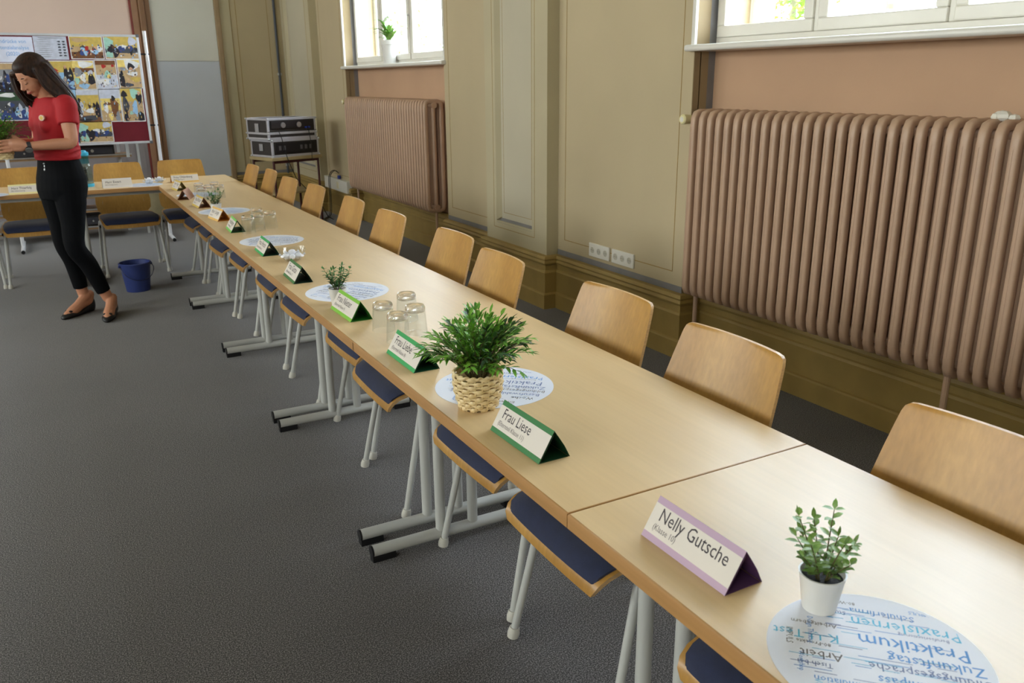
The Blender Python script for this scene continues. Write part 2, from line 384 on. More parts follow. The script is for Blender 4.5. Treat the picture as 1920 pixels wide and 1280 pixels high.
path = [(XW, YF), (XW, -5.96), (XN, -5.96), (XN, -3.36), (XW, -3.36), (XW, -2.4), (2.15, -2.4), (2.15, -1.55), (XW, -1.55), (XW, -.27), (XN, -.27), (XN, 2.33), (XW, 2.33), (XW, 3.63), (2.15, 3.63), (2.15, 4.51), (XW, 4.51),
        (XW, 5.42), (XN, 5.42), (XN, 8.0), (XW, 8.0), (XW, 8.93), (2.15, 8.93), (2.15, YB)]
skirt(path, 'baseboard_right')
skirt([(2.15, YB), (.6, YB)], 'baseboard_back')
# painted borders on the wall fields: grey-blue band above the skirting, thin ochre lines
bl = MB()
for a, b in ((2.33, 3.63), (4.51, 5.42), (8.0, 8.93), (-1.55, -.27)):
    bl.mi = 0; bl.box(XW-.0015, XW+.001, a, b, .366, .402)
    bl.mi = 1; g = .085
    bl.box(XW-.0012, XW+.001, a+g, b-g, .475, .479)
    for y in (a+g, b-g-.004): bl.box(XW-.0012, XW+.001, y, y+.004, .475, 4.0)
tag(bl.build('trim_1', [m_blue_band, m_line], smooth=0), kind='structure')

# ---- back wall
tag(MB().box(-7.1, XO, YB, YB+.25, 0, ZC).build('wall_back', m_wall, smooth=0), kind='structure')
g = struct('trim_2')
MB().box(.60, 1.335, YB-.03, YB, .02, 1.77).build('grey_board_lower', m_part2, g, smooth=0, bevel=.004)
MB().box(.60, 1.335, YB-.03, YB, 1.772, ZC).build('grey_board_upper', m_part, g, smooth=0, bevel=.004)
MB().box(1.335, 1.40, YB-.05, YB, .0, ZC).build('board_edge_post', mat('post_paint', rgb(150, 125, 92), rough=.6), g, smooth=0, bevel=.012)
g = struct('trim_3')
MB().box(.545, .60, YB-.06, YB, 0, ZC).build('door_frame_post', m_brown, g, bevel=.006, smooth=0)
MB().box(.475, .543, YB-.085, YB, 0, ZC).build('door_frame_post', m_brown, g, bevel=.012, smooth=0)
MB().box(.40, .473, YB-.05, YB, 0, ZC).build('door_frame_post', mat('brown_trim_light', rgb(150, 112, 84), rough=.5), g, bevel=.006, smooth=0)
MB().box(.375, .398, YB-.045, YB, 0, ZC).build('red_edge_strip', mat('dark_red_strip', rgb(120, 48, 40), rough=.5), g, smooth=0)
tag(MB().box(-4.6, .375, YB-.02, YB, 1.1, ZC).build('wall_panel_pink', m_pink, smooth=0), kind='structure')
q = MB().box(-4.6, .375, YB-.03, YB, 0, 1.1)
for k in range(11): q.box(.33-k*.11, .338-k*.11, YB-.034, YB-.03, 0, 1.1)
tag(q.build('wall_panel_mauve', m_mauve, smooth=0), kind='structure')
# painted lines and grey-blue band on the beige field between board and pilaster
bl = MB(); bl.mi = 0; bl.box(1.41, 2.15, YB-.0015, YB, .366, .402)
bl.mi = 1
for x0, x1 in ((1.525, 1.533), (1.595, 1.600), (1.98, 1.984)): bl.box(x0, x1, YB-.0015, YB, .47, 4.0)
bl.mi = 2; bl.box(1.40, 1.525, YB-.012, YB, .402, ZC); 
tag(bl.build('trim_4', [m_blue_band, m_line, m_pil], smooth=0), kind='structure')
t = thing('cable_pipe', 'dark grey vertical cable duct in the back corner beside the stacked rack cases', 'pipe', (2.07, YB-.02, 0))
MB().tube([(0, 0, .3), (0, 0, ZC)], .016, 10).build('duct', mat('dark_grey_duct', rgb(70, 74, 82), rough=.5), t)
MB().box(-.025, .025, -.012, .02, .45, .48).box(-.025, .025, -.012, .02, 1.6, 1.63).build('clip', m_alu, t, smooth=0)

# ---- sockets and trunking
def socket_strip(loc, n, label):
    t = thing('socket_strip', label, 'socket', loc, 0, 'triple wall sockets between pilaster and near radiator')
    W_ = .071*n
    MB().box(-.012, 0, -W_-.008, .0, -.043, .043).build('cover_plate', m_white, t, bevel=.003, smooth=0)
    for k in range(n):
        y = -.04-.071*k
        Mx = Matrix.Translation((-.012, y, 0)) @ Matrix.Rotation(-PI/2, 4, 'Y')
        s = MB().lathe([(.0215, -.0005), (.0215, .002), (.0195, .002), (.0185, -.001)], 20, closed=True, M=Mx)
        s.mi = 1; s.lathe([(.0190, .0006), (.0001, .0006)], 20, M=Mx, cap=False)
        s.mi = 2; s.box(-.0135, -.0125, y-.0110, y-.0075, -.002, .002); s.box(-.0135, -.0125, y+.0075, y+.0110, -.002, .002)
        s.build('socket', [m_white, mat('socket_well', rgb(190, 185, 170), rough=.5), m_black], t)
socket_strip((XW, 3.235, .468), 3, 'white triple wall socket nearer the pilaster, left of its twin')
socket_strip((XW, 2.985, .468), 3, 'white triple wall socket nearer the big radiator, right of its twin')
t = thing('cable_trunking', 'white low socket trunking with a blue plug on the wall left of the far radiator', 'socket box', (XW, 8.03, .30))
MB().box(-.06, 0, 0, .86, 0, .135).build('trunking_body', m_white, t, bevel=.004, smooth=0)
MB().box(-.063, -.06, .3, .38, .03, .105).build('socket_plate', mat('cream_plate', rgb(222, 212, 180), rough=.5), t, smooth=0)
MB().tube([(-.03, .36, .137), (-.03, .36, .175)], .02, 12).build('blue_plug', mat('blue_plug', rgb(40, 60, 150), rough=.4), t)
t = thing('power_cable', 'thin black cable looping from the blue plug down to the floor behind the chairs', 'cable', (0, 0, 0))
cm = MB()
for dx in (0, .05):
    pts = []
    P = [(2.21, 8.39, .50), (2.17, 8.42+dx, .53), (2.13, 8.48+dx, .45), (2.13, 8.5+dx, .2), (2.10, 8.45+dx, .02), (1.95, 8.2+dx, .008), (1.9, 7.9+dx, .008)]
    for i in range(len(P)-1):
        for k in range(5):
            u = k/5; p0 = Vector(P[max(i-1, 0)]); p1 = Vector(P[i]); p2 = Vector(P[i+1]); p3 = Vector(P[min(i+2, len(P)-1)])
            pts.append(.5*((2*p1)+(-p0+p2)*u+(2*p0-5*p1+4*p2-p3)*u*u+(-p0+3*p1-3*p2+p3)*u**3))
    cm.tube(pts, .0045, 6)
cm.build('cord', m_black, t)

# ---- cast iron radiators
def section_mesh():
    s = MB(); z0, z1, d = .385, 1.352, .052
    for i, x in enumerate((0, .058, .116)):
        # column: rounded at top and bottom where it runs into the headers
        pts = [(x+.016, 0, z0+.02), (x+.004 if i == 0 else x, 0, z0+.05)]
    # outer front column is one bent tube that turns into the top and bottom hubs
    def col(x, bend):
        P = []
        if bend:
            P = [(x+.075*bend, 0, z0+.018), (x+.035*bend, 0, z0+.016), (x+.012*bend, 0, z0+.024), (x+.003*bend, 0, z0+.045), (x, 0, z0+.08), (x, 0, z1-.08), (x+.003*bend, 0, z1-.04), (x+.012*bend, 0, z1-.02), (x+.035*bend, 0, z1-.012), (x+.075*bend, 0, z1-.014)]
        else: P = [(x, 0, z0+.02), (x, 0, z1-.02)]
        s.tube(P, .0195, 16, sq=.95, up=(0, 1, 0), box=.62)
    col(0, 1); col(.150, -1); s.tube([(.075, 0, z0+.02), (.075, 0, z1-.02)], .019, 8)
    # header hub towards the neighbouring section
    for z in (z0+.045, z1-.045): s.tube([(.075, -.031, z), (.075, .031, z)], .026, 10)
    # raised casting seam down the front
    s.box(-.0202, -.017, -.0014, .0014, z0+.09, z1-.09)
    return s.mesh('radiator_section', m_rad, 50)
SEC = section_mesh()
def radiator(y0, n, label, xf, valve=True):
    t = thing('radiator', label, 'radiator', (xf, y0, 0), 0, 'cast iron radiators under the windows')
    for k in range(n):
        inst('radiator_section', SEC, t, (.018, -.0615*k-.03, 0))
    L_ = .0615*n
    for y in (-.03, -L_+.03):
        MB().tube([(.093, y, .40), (.093, y, 0)], .012, 10).build('pipe', m_rad, t)
    for yy in (-.12, -L_*.55, -L_+.12):
        MB().tube([(.09, yy, 1.2), (.215, yy, 1.2)], .008, 8).build('wall_bracket', m_rad, t)
    if n == 40: MB().tube([(.03, -1.565, .40), (.03, -1.565, .0)], .013, 10).build('support_foot', m_rad, t)
    if valve:
        MB().tube([(.093, 0, 1.305), (.093, .03, 1.305), (.06, .045, 1.305)], .011, 10).build('valve_pipe', m_rad, t)
        v = MB().tube([(.055, .048, 1.305), (.005, .048, 1.305)], [.022, .026], 18)
        v.tube([(.005, .048, 1.305), (-.002, .048, 1.305)], [.026, .020], 18).mi = 0
        v.mi = 1; v.tube([(-.002, .048, 1.305), (-.004, .048, 1.305)], [.014, .012], 14)
        v.build('valve_knob', [m_radv, m_white], t)
    return t
radiator(2.262, 40, 'long pinkish brown ribbed radiator under the near window, with cream valve knob', 2.165)
radiator(7.90, 36, 'smaller looking pinkish brown ribbed radiator under the far window', 2.165)
# crumpled paper lying behind the near radiator
t = MB()
t.ball((0, 0, .016), .024, .034, .020, 6, 5)
t.ball((.005, -.040, .010), .018, .022, .014, 5, 4)
t.ball((-.01, .018, .012), .016, .018, .016, 5, 4)
o = t.build('paper_scrap', m_white, smooth=0, loc=(2.25, .68, 1.352)); tag(o, 'small crumpled white tissue lying on top of the near radiator', 'tissue')
# little cast plate on the radiator

# ---- potted plant on the far sill
def small_leaf(mb, base, d, L, w, droop=.2):
    d = Vector(d).normalized(); side = d.cross(Vector((0, 0, 1)));
    if side.length < .05: side = Vector((1, 0, 0))
    side.normalize(); up = side.cross(d); b = Vector(base)
    c1 = b+d*L*.35; c2 = b+d*L*.7-Vector((0, 0, droop*L*.3)); tip = b+d*L-Vector((0, 0, droop*L))
    mb.add([b, c1+side*w, c1-up*w*.25, c1-side*w, c2+side*w*.8, c2-up*w*.2, c2-side*w*.8, tip], [(0, 1, 2), (0, 2, 3), (1, 4, 5, 2), (2, 5, 6, 3), (4, 7, 5), (5, 7, 6)])
t = thing('potted_orchid', 'white flower pot with arching leafy plant on the far window sill', 'plant', (2.30, 6.80, ZS))
MB().lathe([(.052, 0), (.056, .02), (.075, .17), (.08, .175), (.082, .215), (.074, .215), (.070, .18), (.05, .17)], 24).build('pot', m_pot, t)
MB().lathe([(.001, .19), (.071, .19), (.071, .17), (.001, .17)], 20, closed=False).build('soil', m_soil, t)
random.seed(3)
for k in range(44):
    a = random.uniform(0, 2*PI); h = random.uniform(.05, .17)*(1.5 if k%6==0 else 1); out = random.uniform(.07, .20)
    lf = MB(); pts = [Vector((0, 0, .19))+Vector((math.cos(a)*out*u**1.5, math.sin(a)*out*u**1.5, h*math.sin(u*PI*.62))) for u in [i/6 for i in range(7)]]
    wds = [.006, .015, .019, .018, .014, .008, .001]
    sd = Vector((-math.sin(a), math.cos(a), 0)); V = []
    for p, w_ in zip(pts, wds): V += [p+sd*w_, p-Vector((0, 0, .002)), p-sd*w_]
    lf.add(V, [(3*i, 3*i+1, 3*i+4, 3*i+3) for i in range(6)]+[(3*i+1, 3*i+2, 3*i+5, 3*i+4) for i in range(6)])
    lf.build('leaf', m_leafs if k % 3 else m_leaf, t)
fl = MB(); pts = [Vector((.0, .02*i*.4, .19+.075*i-.006*i*i)) for i in range(7)]
fl.tube(pts, .003, 6)
for k in range(5): fl.ball(pts[-1]+Vector((random.uniform(-.02, .02), .03*k-.05, -.012*k)), .018, .022, .014, 8, 5)
fl.build('blossom', m_pot, t)

# ---- greenery outside
def tree(loc, r, h, n, label, seed):
    random.seed(seed)
    t = thing('garden_tree', label, 'tree', loc, 0, 'trees outside the windows')
    MB().tube([(0, 0, 0), (.1, 0, h*.5), (0, .1, h)], [.16, .12, .05], 8).build('trunk', m_stem, t)
    f_ = MB()
    for _ in range(n):
        v = Vector((random.gauss(0, 1), random.gauss(0, 1), random.gauss(0, 1))).normalized()*r*random.uniform(.3, 1)**.5
        p = Vector((0, 0, h))+Vector((v.x, v.y, v.z*.7)); s = random.uniform(.07, .13)
        small_leaf(f_, p, (random.uniform(-1, 1), random.uniform(-1, 1), random.uniform(-.6, .3)), s*1.6, s*.45)
    tag(f_.build('foliage', mat('tree_leaves', rgb(150, 190, 60), rough=.6, c2=rgb(110, 160, 50), scale=3), t), kind='stuff')
    return t
tree((13.0, 11.9, -1), 1.25, 4.5, 1500, 'light green tree outside the left part of the near window', 1)
tree((12.6, 9.3, -1), 1.2, 4.8, 1500, 'light green tree outside the middle of the near window', 2)
tree((13, 29, -1), 2.4, 4.6, 1600, 'light green tree outside the far window', 4)
tag(MB().box(XO+.3, 60, -40, 70, -1.2, -1).build('ground_outside', mat('lawn', rgb(110, 125, 70), rough=.9, scale=2, var=.2), smooth=0), kind='structure')

# ================================================================== tables
TW, TL, TH = .62, 1.232, .74
def make_table(name, label, L_, mt_top, group):
    """long side along local Y, origin at the front (room side) corner nearest the camera"""
    t = thing(name, label, 'table', (0, 0, 0), 0, group)
    g_ = .0012
    tp = MB(); n = 3
    # slab with rounded top edge profile
    x0, x1, y0, y1 = 0, TW, g_, L_-g_; z0, z1 = TH-.030, TH; r = .004
    levels = [(0, z0), (0, z1-r), (r*.3, z1-r*.3), (r, z1)]
    R = [[(x0+i, y0+i*.5, z), (x1-i, y0+i*.5, z), (x1-i, y1-i*.5, z), (x0+i, y1-i*.5, z)] for i, z in levels]
    tp.mi = 1; tp.rings(R[:3], cap=False); tp.rings(R[2:4], cap=False)
    tp.mi = 0; tp.add(R[3], [(0, 1, 2, 3)]); tp.mi = 1; tp.add(R[0], [(3, 2, 1, 0)])
    tp.build('tabletop', [mt_top, m_edge], t, smooth=50)
    fr = MB()
    for x in (.10, TW-.10): fr.box(x-.02, x+.02, .12, L_-.12, TH-.062, TH-.0305)
    for y in (.12, L_-.12): fr.box(.08, TW-.08, y-.015, y+.015, TH-.062, TH-.0305)
    fr.build('underframe', m_metal, t, smooth=0)
    for y in (.062, L_-.062):
        ft = MB().tube([(.0, y, .036), (.62, y, .036)], .0195, 16, sq=1).build('foot', m_metal, t)
        for x, s in ((0, -1), (.62, 1)):
            cp = MB().tube([(x, y, .036), (x+s*.006, y, .036)], .0195, 16)
            xa, xb = sorted((x+s*.004, x-s*.075)); cp.box(xa, xb, y-.015, y+.015, 0, .026)
            cp.build('end_cap', m_black, ft)
        for x in (.245, .365):
            MB().tube([(x, y, .05), (x, y, TH-.04)], .0178, 16, sq=1.0).build('column', m_metal, t)
        s_ = 1 if y < .2 else -1
        MB().box(.20, .41, y-.02, y+.02, TH-.045, TH-.0302).build('mounting_plate', m_metal, t, smooth=0)
        MB().tube([(.22, y+s_*.02, TH-.075), (.40, y+s_*.02, TH-.075)], .016, 10).build('hinge', m_black, t)
        MB().tube([(.305, y+s_*.02, TH-.08), (.305, y+s_*.30, TH-.055)], .006, 8).build('brace', m_metal, t)
    return t
GT = 'maple tables joined into one long row'
T0 = make_table('conference_table', 'nearest maple table, with the lilac name card and the close small plant', TL, m_table, GT)
T0.location = (0, -TL, 0)
labels = ['second maple table from the camera, with the woven basket of grass on it',
          'third maple table from the camera, under the four near upturned glasses and lime green card',
          'maple table with the far cluster of upturned glasses and two green cards',
          'maple table under the orange and yellow name cards, before the last one']
for k, lb in enumerate(labels):
    dup(T0, (0, TL*k*.994+.0*k, 0), label=lb)
YE = TL*4*.994
T5 = make_table('conference_table', 'short last maple table of the long row, touching the cross row', 5.955-YE, m_table, GT); T5.location = (0, YE, 0)
# cross row at the far end (long side along X)
TX = make_table('conference_table', 'maple table at the far right corner where the two rows meet', TL, m_tablex, 'maple tables in the cross row at the far end')
XS = [(.62, TX.get('label')), (.62-TL, 'maple cross table behind the woman, left of the corner table'), (.62-2*TL, 'leftmost maple cross table, mostly out of the frame')]
TX.location = (.62, 5.957, 0); TX.rotation_euler = (0, 0, PI/2)
for x, lb in XS[1:]: dup(TX, (x, 5.957, 0), label=lb)

# ================================================================== chairs (local +X is the back of the chair)
def shell(P, HW, X, th, n=13, cham=None, dome=0):
    """P: list of (a, b) profile points, HW half widths, X(i, t) gives the vertex for side position t in -1..1"""
    pass
def make_chair(label, cat_group):
    t = thing('stacking_chair', label, 'chair', (0, 0, 0), 0, cat_group)
    # seat: profile along x from front edge to back edge (local x -.225 .. +.185)
    prof = [(-.226, .394), (-.225, .410), (-.216, .424), (-.198, .437), (-.165, .447), (-.10, .4485), (-.02, .444), (.06, .441), (.12, .443), (.165, .449), (.185, .456)]
    hw = [.198, .210, .217, .221, .223, .224, .223, .220, .215, .206, .185]
    N_ = 15
    def surf(prof, hw, off, inset=0, edge_drop=0):
        R = []
        k = len(prof)
        for i, ((x, z), w_) in enumerate(zip(prof, hw)):
            a = prof[max(0, i-1)]; b = prof[min(k-1, i+1)]; tx, tz = b[0]-a[0], b[1]-a[1]; l_ = math.hypot(tx, tz); nx, nz = -tz/l_, tx/l_
            row = []
            for j in range(N_):
                u = -1+2*j/(N_-1); y = u*(w_-inset); e = edge_drop*max(0, abs(u)**6)
                o_ = off-e
                row.append((x+nx*o_, y, z+nz*o_+.006*u*u))
            R.append(row)
        return R
    def slab(top, bot, name, mt, emt):
        mb = MB(); k = len(top); V = [p for r in top for p in r]+[p for r in bot for p in r]; n = k*N_
        F = []
        for i in range(k-1):
            for j in range(N_-1):
                a = i*N_+j; F.append((a, a+1, a+N_+1, a+N_)); F.append((n+a, n+a+N_, n+a+N_+1, n+a+1))
        mb.add(V, F)
        rim = [j for j in range(N_)]+[i*N_+N_-1 for i in range(1, k)]+[(k-1)*N_+j for j in range(N_-2, -1, -1)]+[i*N_ for i in range(k-2, 0, -1)]
        b0 = 0; fs = []
        for q in range(len(rim)):
            a, b = rim[q], rim[(q+1) % len(rim)]; fs.append((a, n+a, n+b, b))
        mb.f += fs; mb.m += [1]*len(fs)
        return mb.build(name, [mt, emt], t, smooth=50)
    slab(surf(prof, hw, .011), surf(prof, hw, 0), 'seat_shell', m_ply, m_plye)
    pp = [(-.2195, .4185), (-.210, .429), (-.192, .439)]+prof[4:9]+[(.15, .446)]; pw = [.196, .205, .210, .212, .213, .212, .209, .204, .185]
    top = surf(pp, pw, .033, .0, .016); 
    # tuck first and last rows down so the pad looks padded
    top[0] = [(a+.004, b, c-.010) for a, b, c in top[0]]; top[-1] = [(a, b, c-.014) for a, b, c in top[-1]]
    slab(top, surf(pp, pw, .0112), 'seat_pad', m_pad, m_pad)
    # backrest: rises and leans back
    bz = [.468, .50, .56, .63, .70, .77, .82, .846, .860, .867, .870]
    bx = [.196, .205, .226, .250, .274, .298, .315, .324, .329, .331, .332]
    bw = [.178, .208, .214, .208, .201, .193, .186, .182, .177, .168, .152]
    def bs(off):
        R = []
        for z, x, w_ in zip(bz, bx, bw):
            R.append([(x+off-.014*(2*j/(N_-1)-1)**2, (-1+2*j/(N_-1))*w_, z) for j in range(N_)])
        return R
    slab(bs(0), bs(.010), 'backrest', m_ply, m_plye)
    for y in (-.12, .12):
        for z, x in ((.55, .222), (.62, .246)):
            MB().tube([(x-.003, y, z), (x-.001, y, z)], .006, 8).build('rivet', m_alu, t) if False else None
    # tubular frame
    for s in (-1, 1):
        lg = MB().tube([(-.200, s*.236, .012), (-.122, s*.214, .375), (-.116, s*.212, .396), (-.104, s*.210, .410), (-.085, s*.209, .416), (-.02, s*.207, .417)], .0115, 12).build('leg', m_metal, t)
        MB().tube([(-.2025, s*.2368, 0), (-.2005, s*.2362, .012), (-.197, s*.2352, .03)], [.017, .018, .0145], 12).build('leg_cap', m_cap, lg)
        lg = MB().tube([(.234, s*.232, .012), (.176, s*.212, .375), (.168, s*.210, .396), (.154, s*.208, .410), (.134, s*.207, .416), (.06, s*.207, .417)], .0115, 12).build('leg', m_metal, t)
        MB().tube([(.236, s*.2335, 0), (.2345, s*.2325, .012), (.231, s*.230, .03)], [.017, .018, .0145], 12).build('leg_cap', m_cap, lg)
        MB().tube([(-.02, s*.207, .417), (.06, s*.207, .417)], .0113, 10).build('seat_rail', m_metal, t)
        MB().tube([(.10, s*.190, .418), (.165, s*.185, .425), (.195, s*.175, .47), (.228, s*.160, .56), (.262, s*.150, .655)], .0095, 10).build('back_support', m_metal, t)
        MB().tube([(-.085, s*.222, .402), (-.045, s*.222, .402)], .012, 10).build('row_connector', m_black, t)
    MB().tube([(-.06, -.207, .417), (-.06, .207, .417)], .009, 8).build('cross_bar', m_metal, t)
    MB().tube([(.10, -.207, .417), (.10, .207, .417)], .009, 8).build('cross_bar', m_metal, t)
    return t
GC = 'chairs along the window side of the long table row'
ord_ = ['nearest maple plywood chair, cut off by the right edge of the frame', 'maple plywood chair in front of the near radiator, second from the camera',
        'maple plywood chair directly below the wall sockets, third from the camera', 'maple plywood chair in front of the pilaster, its right edge level with the skirting corner',
        'maple plywood chair just left of the pilaster one, fifth from the camera', 'sixth maple plywood chair from the camera, below the end of the far radiator',
        'maple plywood chair under the left half of the far radiator, seventh from the camera', 'maple plywood chair beside the hanging black cable, eighth from the camera',
        'maple plywood chair in front of the rack table, ninth from the camera', 'maple plywood chair beside the rack table leg, second from the far end', 'farthest maple plywood chair of the window side row']
cy = [-.33, .365, .91, 1.62, 2.15, 2.85, 3.47, 4.20, 4.74, 5.38, 5.86]
cx = [.415, .412, .445, .41, .465, .44, .445, .44, .41, .43, .40]
rot = [.02, -.01, .015, -.02, .01, .02, -.015, .01, .03, -.02, .02]
C0 = make_chair(ord_[0], GC); C0.location = (cx[0], cy[0], 0); C0.rotation_euler = (0, 0, rot[0])
for k in range(1, 11): dup(C0, (cx[k], cy[k], 0), rot[k], ord_[k])
# one more chair whose seat shows in the bottom corner
GX = 'chairs behind the cross row'
for x, y, rz, lb in ((-.215, 6.44, PI/2+.03, 'maple plywood chair right of the woman, behind the cross row'),
                     (.275, 6.46, PI/2-.02, 'maple plywood chair at the far corner of the tables, in front of the grey board'),
                     (-.90, 6.42, PI/2+.02, 'maple plywood chair left of the woman, behind the pale yellow name card'),
                     (-1.40, 6.44, PI/2, 'maple plywood chair at the left edge of the frame, only its legs and corner showing')):
    dup(C0, (x, y, 0), rz, lb, GX)

# ================================================================== name cards
def namecard(loc, rz, col, dark, l1, l2, label, size=1.0, band_mix=None, mirror=False, plain=False, textsize=.034, L_=.21):
    """tent card: base centre at loc, local +Y runs from the reader's right to left along the card, front faces local -X"""
    t = thing('name_card', label, 'name card', loc, rz, 'tent name cards on the tables')
    h = .066; d = .039; th = .0009
    body = MB()
    # two leaning outer panels, a folded-in base strip and the doubled inner leaf
    def panel(a, b, y0, y1, o_=(0, 0)):
        (ax, az), (bx_, bz_) = a, b; nx, nz = (bz_-az), -(bx_-ax); l_ = math.hypot(nx, nz); nx, nz = nx/l_*th, nz/l_*th
        body.add([(ax, y0, az), (bx_, y0, bz_), (bx_, y1, bz_), (ax, y1, az), (ax+nx, y0, az+nz), (bx_+nx, y0, bz_+nz), (bx_+nx, y1, bz_+nz), (ax+nx, y1, az+nz)],
                 [(0, 1, 2, 3), (7, 6, 5, 4), (0, 4, 5, 1), (1, 5, 6, 2), (2, 6, 7, 3), (3, 7, 4, 0)])
    y0, y1 = -L_/2, L_/2
    panel((-d, 0), (0, h), y0, y1)
    # rear leaf bows outward a little
    bw = [(0, h), (.012, h*.73), (.026, h*.40), (d, 0)]
    for a, b in zip(bw, bw[1:]): panel(a, b, y0, y1)
    panel((-d+.002, .0012), (d-.004, .0012), y0, y1)
    panel((-d+.003, .002), (.0, h-.006), y0+.0005, y1-.0005)
    body.mi = 0
    body.build('card_body', dark, t, smooth=0)
    up = Vector((d, 0, h)).normalized(); yl = Vector((0, -1, 0))
    M = frame_m((-d, L_/2, 0), yl, up); hh = math.hypot(d, h); n_ = -.0006
    Mf = M @ Matrix.Translation((0, 0, 0))
    zz = (M.to_3x3() @ Vector((0, 0, 1))).x
    sgn = 1 if zz < 0 else -1
    fr = MB(); e = .0005*sgn
    fr.add([(0, 0, e), (L_, 0, e), (L_, hh, e), (0, hh, e)], [(0, 1, 2, 3)], M)
    fr.build('front_sheet', col, t, smooth=0)
    e = .0009*sgn
    lab = MB().add([(0, hh*.155, e), (L_, hh*.155, e), (L_, hh*.845, e), (0, hh*.845, e)], [(0, 1, 2, 3)], M)
    lab.build('white_label', m_paper, t, smooth=0)
    if l1:
        e = .0012*sgn; tx = MB()
        vs, fs = text_geo(l1, textsize, sx=.86)
        wid = max(v[0] for v in vs); sc = min(1, (L_-.036)/wid)
        tx.add([(v[0]*sc+.020, v[1]*sc+hh*.50, e) for v in vs], fs, M)
        tx.mi = 1; vs, fs = text_geo(l2, .0155, sx=.86)
        wid = max([v[0] for v in vs]+[.01]); sc = min(1, (L_-.04)/wid)
        tx.add([(v[0]*sc+.016, v[1]*sc+hh*.27, e) for v in vs], fs, M)
        tx.build('lettering', [m_ink, m_ink2], t, smooth=0)
    return t
def card_m(n, r, g, b): return mat(n, rgb(r, g, b), rough=.55, var=.02)
lil = card_m('card_lilac', 186, 158, 182); lild = card_m('card_lilac_back', 96, 62, 104)
gd = card_m('card_dark_green', 44, 116, 58); gdd = card_m('card_dark_green_back', 14, 62, 34)
gm_ = card_m('card_green', 44, 158, 84); gmd = card_m('card_green_back', 10, 70, 42)
gl_ = card_m('card_lime', 124, 186, 50); gld = card_m('card_lime_back', 40, 120, 30)
gq = card_m('card_forest', 62, 112, 56); gqd = card_m('card_forest_back', 12, 54, 36)
ga = card_m('card_apple', 120, 190, 90); gad = card_m('card_apple_back', 40, 110, 60)
orr = card_m('card_sand', 222, 178, 96); ord2 = card_m('card_orange_back', 206, 140, 50)
ye = card_m('card_yellow', 230, 200, 90); yed = card_m('card_yellow_back', 150, 92, 40)
yg = card_m('card_mustard', 214, 186, 90); ygd = card_m('card_olive_back', 150, 130, 30)
pl = card_m('card_pale_yellow', 232, 222, 160); pld = card_m('card_pale_back', 214, 204, 150)
wh = card_m('card_white', 222, 216, 214); whd = card_m('card_white_back', 205, 200, 198)
Z = TH+.0002
namecard((.112, -.232, Z), 0, lil, lild, 'Nelly Gutsche', '(Klasse 10)', 'lilac bordered white tent name card, nearest to the camera')
namecard((.096, .309, Z), .02, gd, gdd, 'Frau Liese', '(Elternteil Klasse 11)', 'dark green tent name card standing right in front of the woven basket')
namecard((.090, .966, Z), 0, gm_, gmd, 'Frau Liebe', '(Elternteil Klasse 8)', 'emerald green tent name card between the near glasses and the basket plant')
namecard((.100, 1.544, Z), .02, gl_, gld, 'Frau Nieter', '(Elternteil Klasse 9)', 'lime green tent name card hiding the white pot of a small plant')
namecard((.085, 2.178, Z), -.03, gq, gqd, 'Frau Gutze', '(Elternteil Klasse 7)', 'forest green tent name card in front of the glass bowl of white sweets', L_=.19)
namecard((.105, 2.80, Z), -.02, gm_, gdd, 'Frau Henze', '(Elternteil Klasse 6)', 'bright green tent name card at the round mat behind the bowl of sweets', L_=.19)
namecard((.106, 3.53, Z), -.05, ga, gad, 'Frau Berger', '(Elternteil Klasse 5)', 'apple green tent name card beside the middle cluster of upturned glasses', L_=.19)
namecard((.100, 3.975, Z), .12, orr, ord2, 'Herr Lange', '(Betrieb)', 'sand and orange tent name card leaning before a small green plant and a round mat', L_=.19)
namecard((.100, 4.60, Z), .06, yg, yed, 'Frau Winter', '(Betrieb)', 'mustard tent name card nearest the far cluster of glasses', L_=.19)
namecard((.075, 5.07, Z), -.35, ye, yed, '', '', 'yellow tent name card turned edge on over a white mat at the far end', L_=.18)
namecard((.110, 5.64, Z), .10, yg, ygd, 'Herr Vogt', '(Betrieb)', 'olive backed tent name card near the inner corner of the tables', L_=.17)
namecard((.225, 6.17, Z), PI/2+.02, orr, ord2, 'Frau Oldenburg', '(Bildungstr\u00e4ger)', 'sand coloured tent name card facing the room on the far corner table', textsize=.026)
namecard((-.285, 6.085, Z), PI/2+.03, wh, whd, 'Herr Ewert', '(Arbeitsagentur)', 'plain white tent name card right of the bottle on the cross row', textsize=.028)
namecard((-.915, 6.04, Z), PI/2+.03, pl, pld, 'Herr Thierfelg', '(Berufsberatung)', 'pale yellow and white tent name card left of the woman on the cross row', textsize=.026)

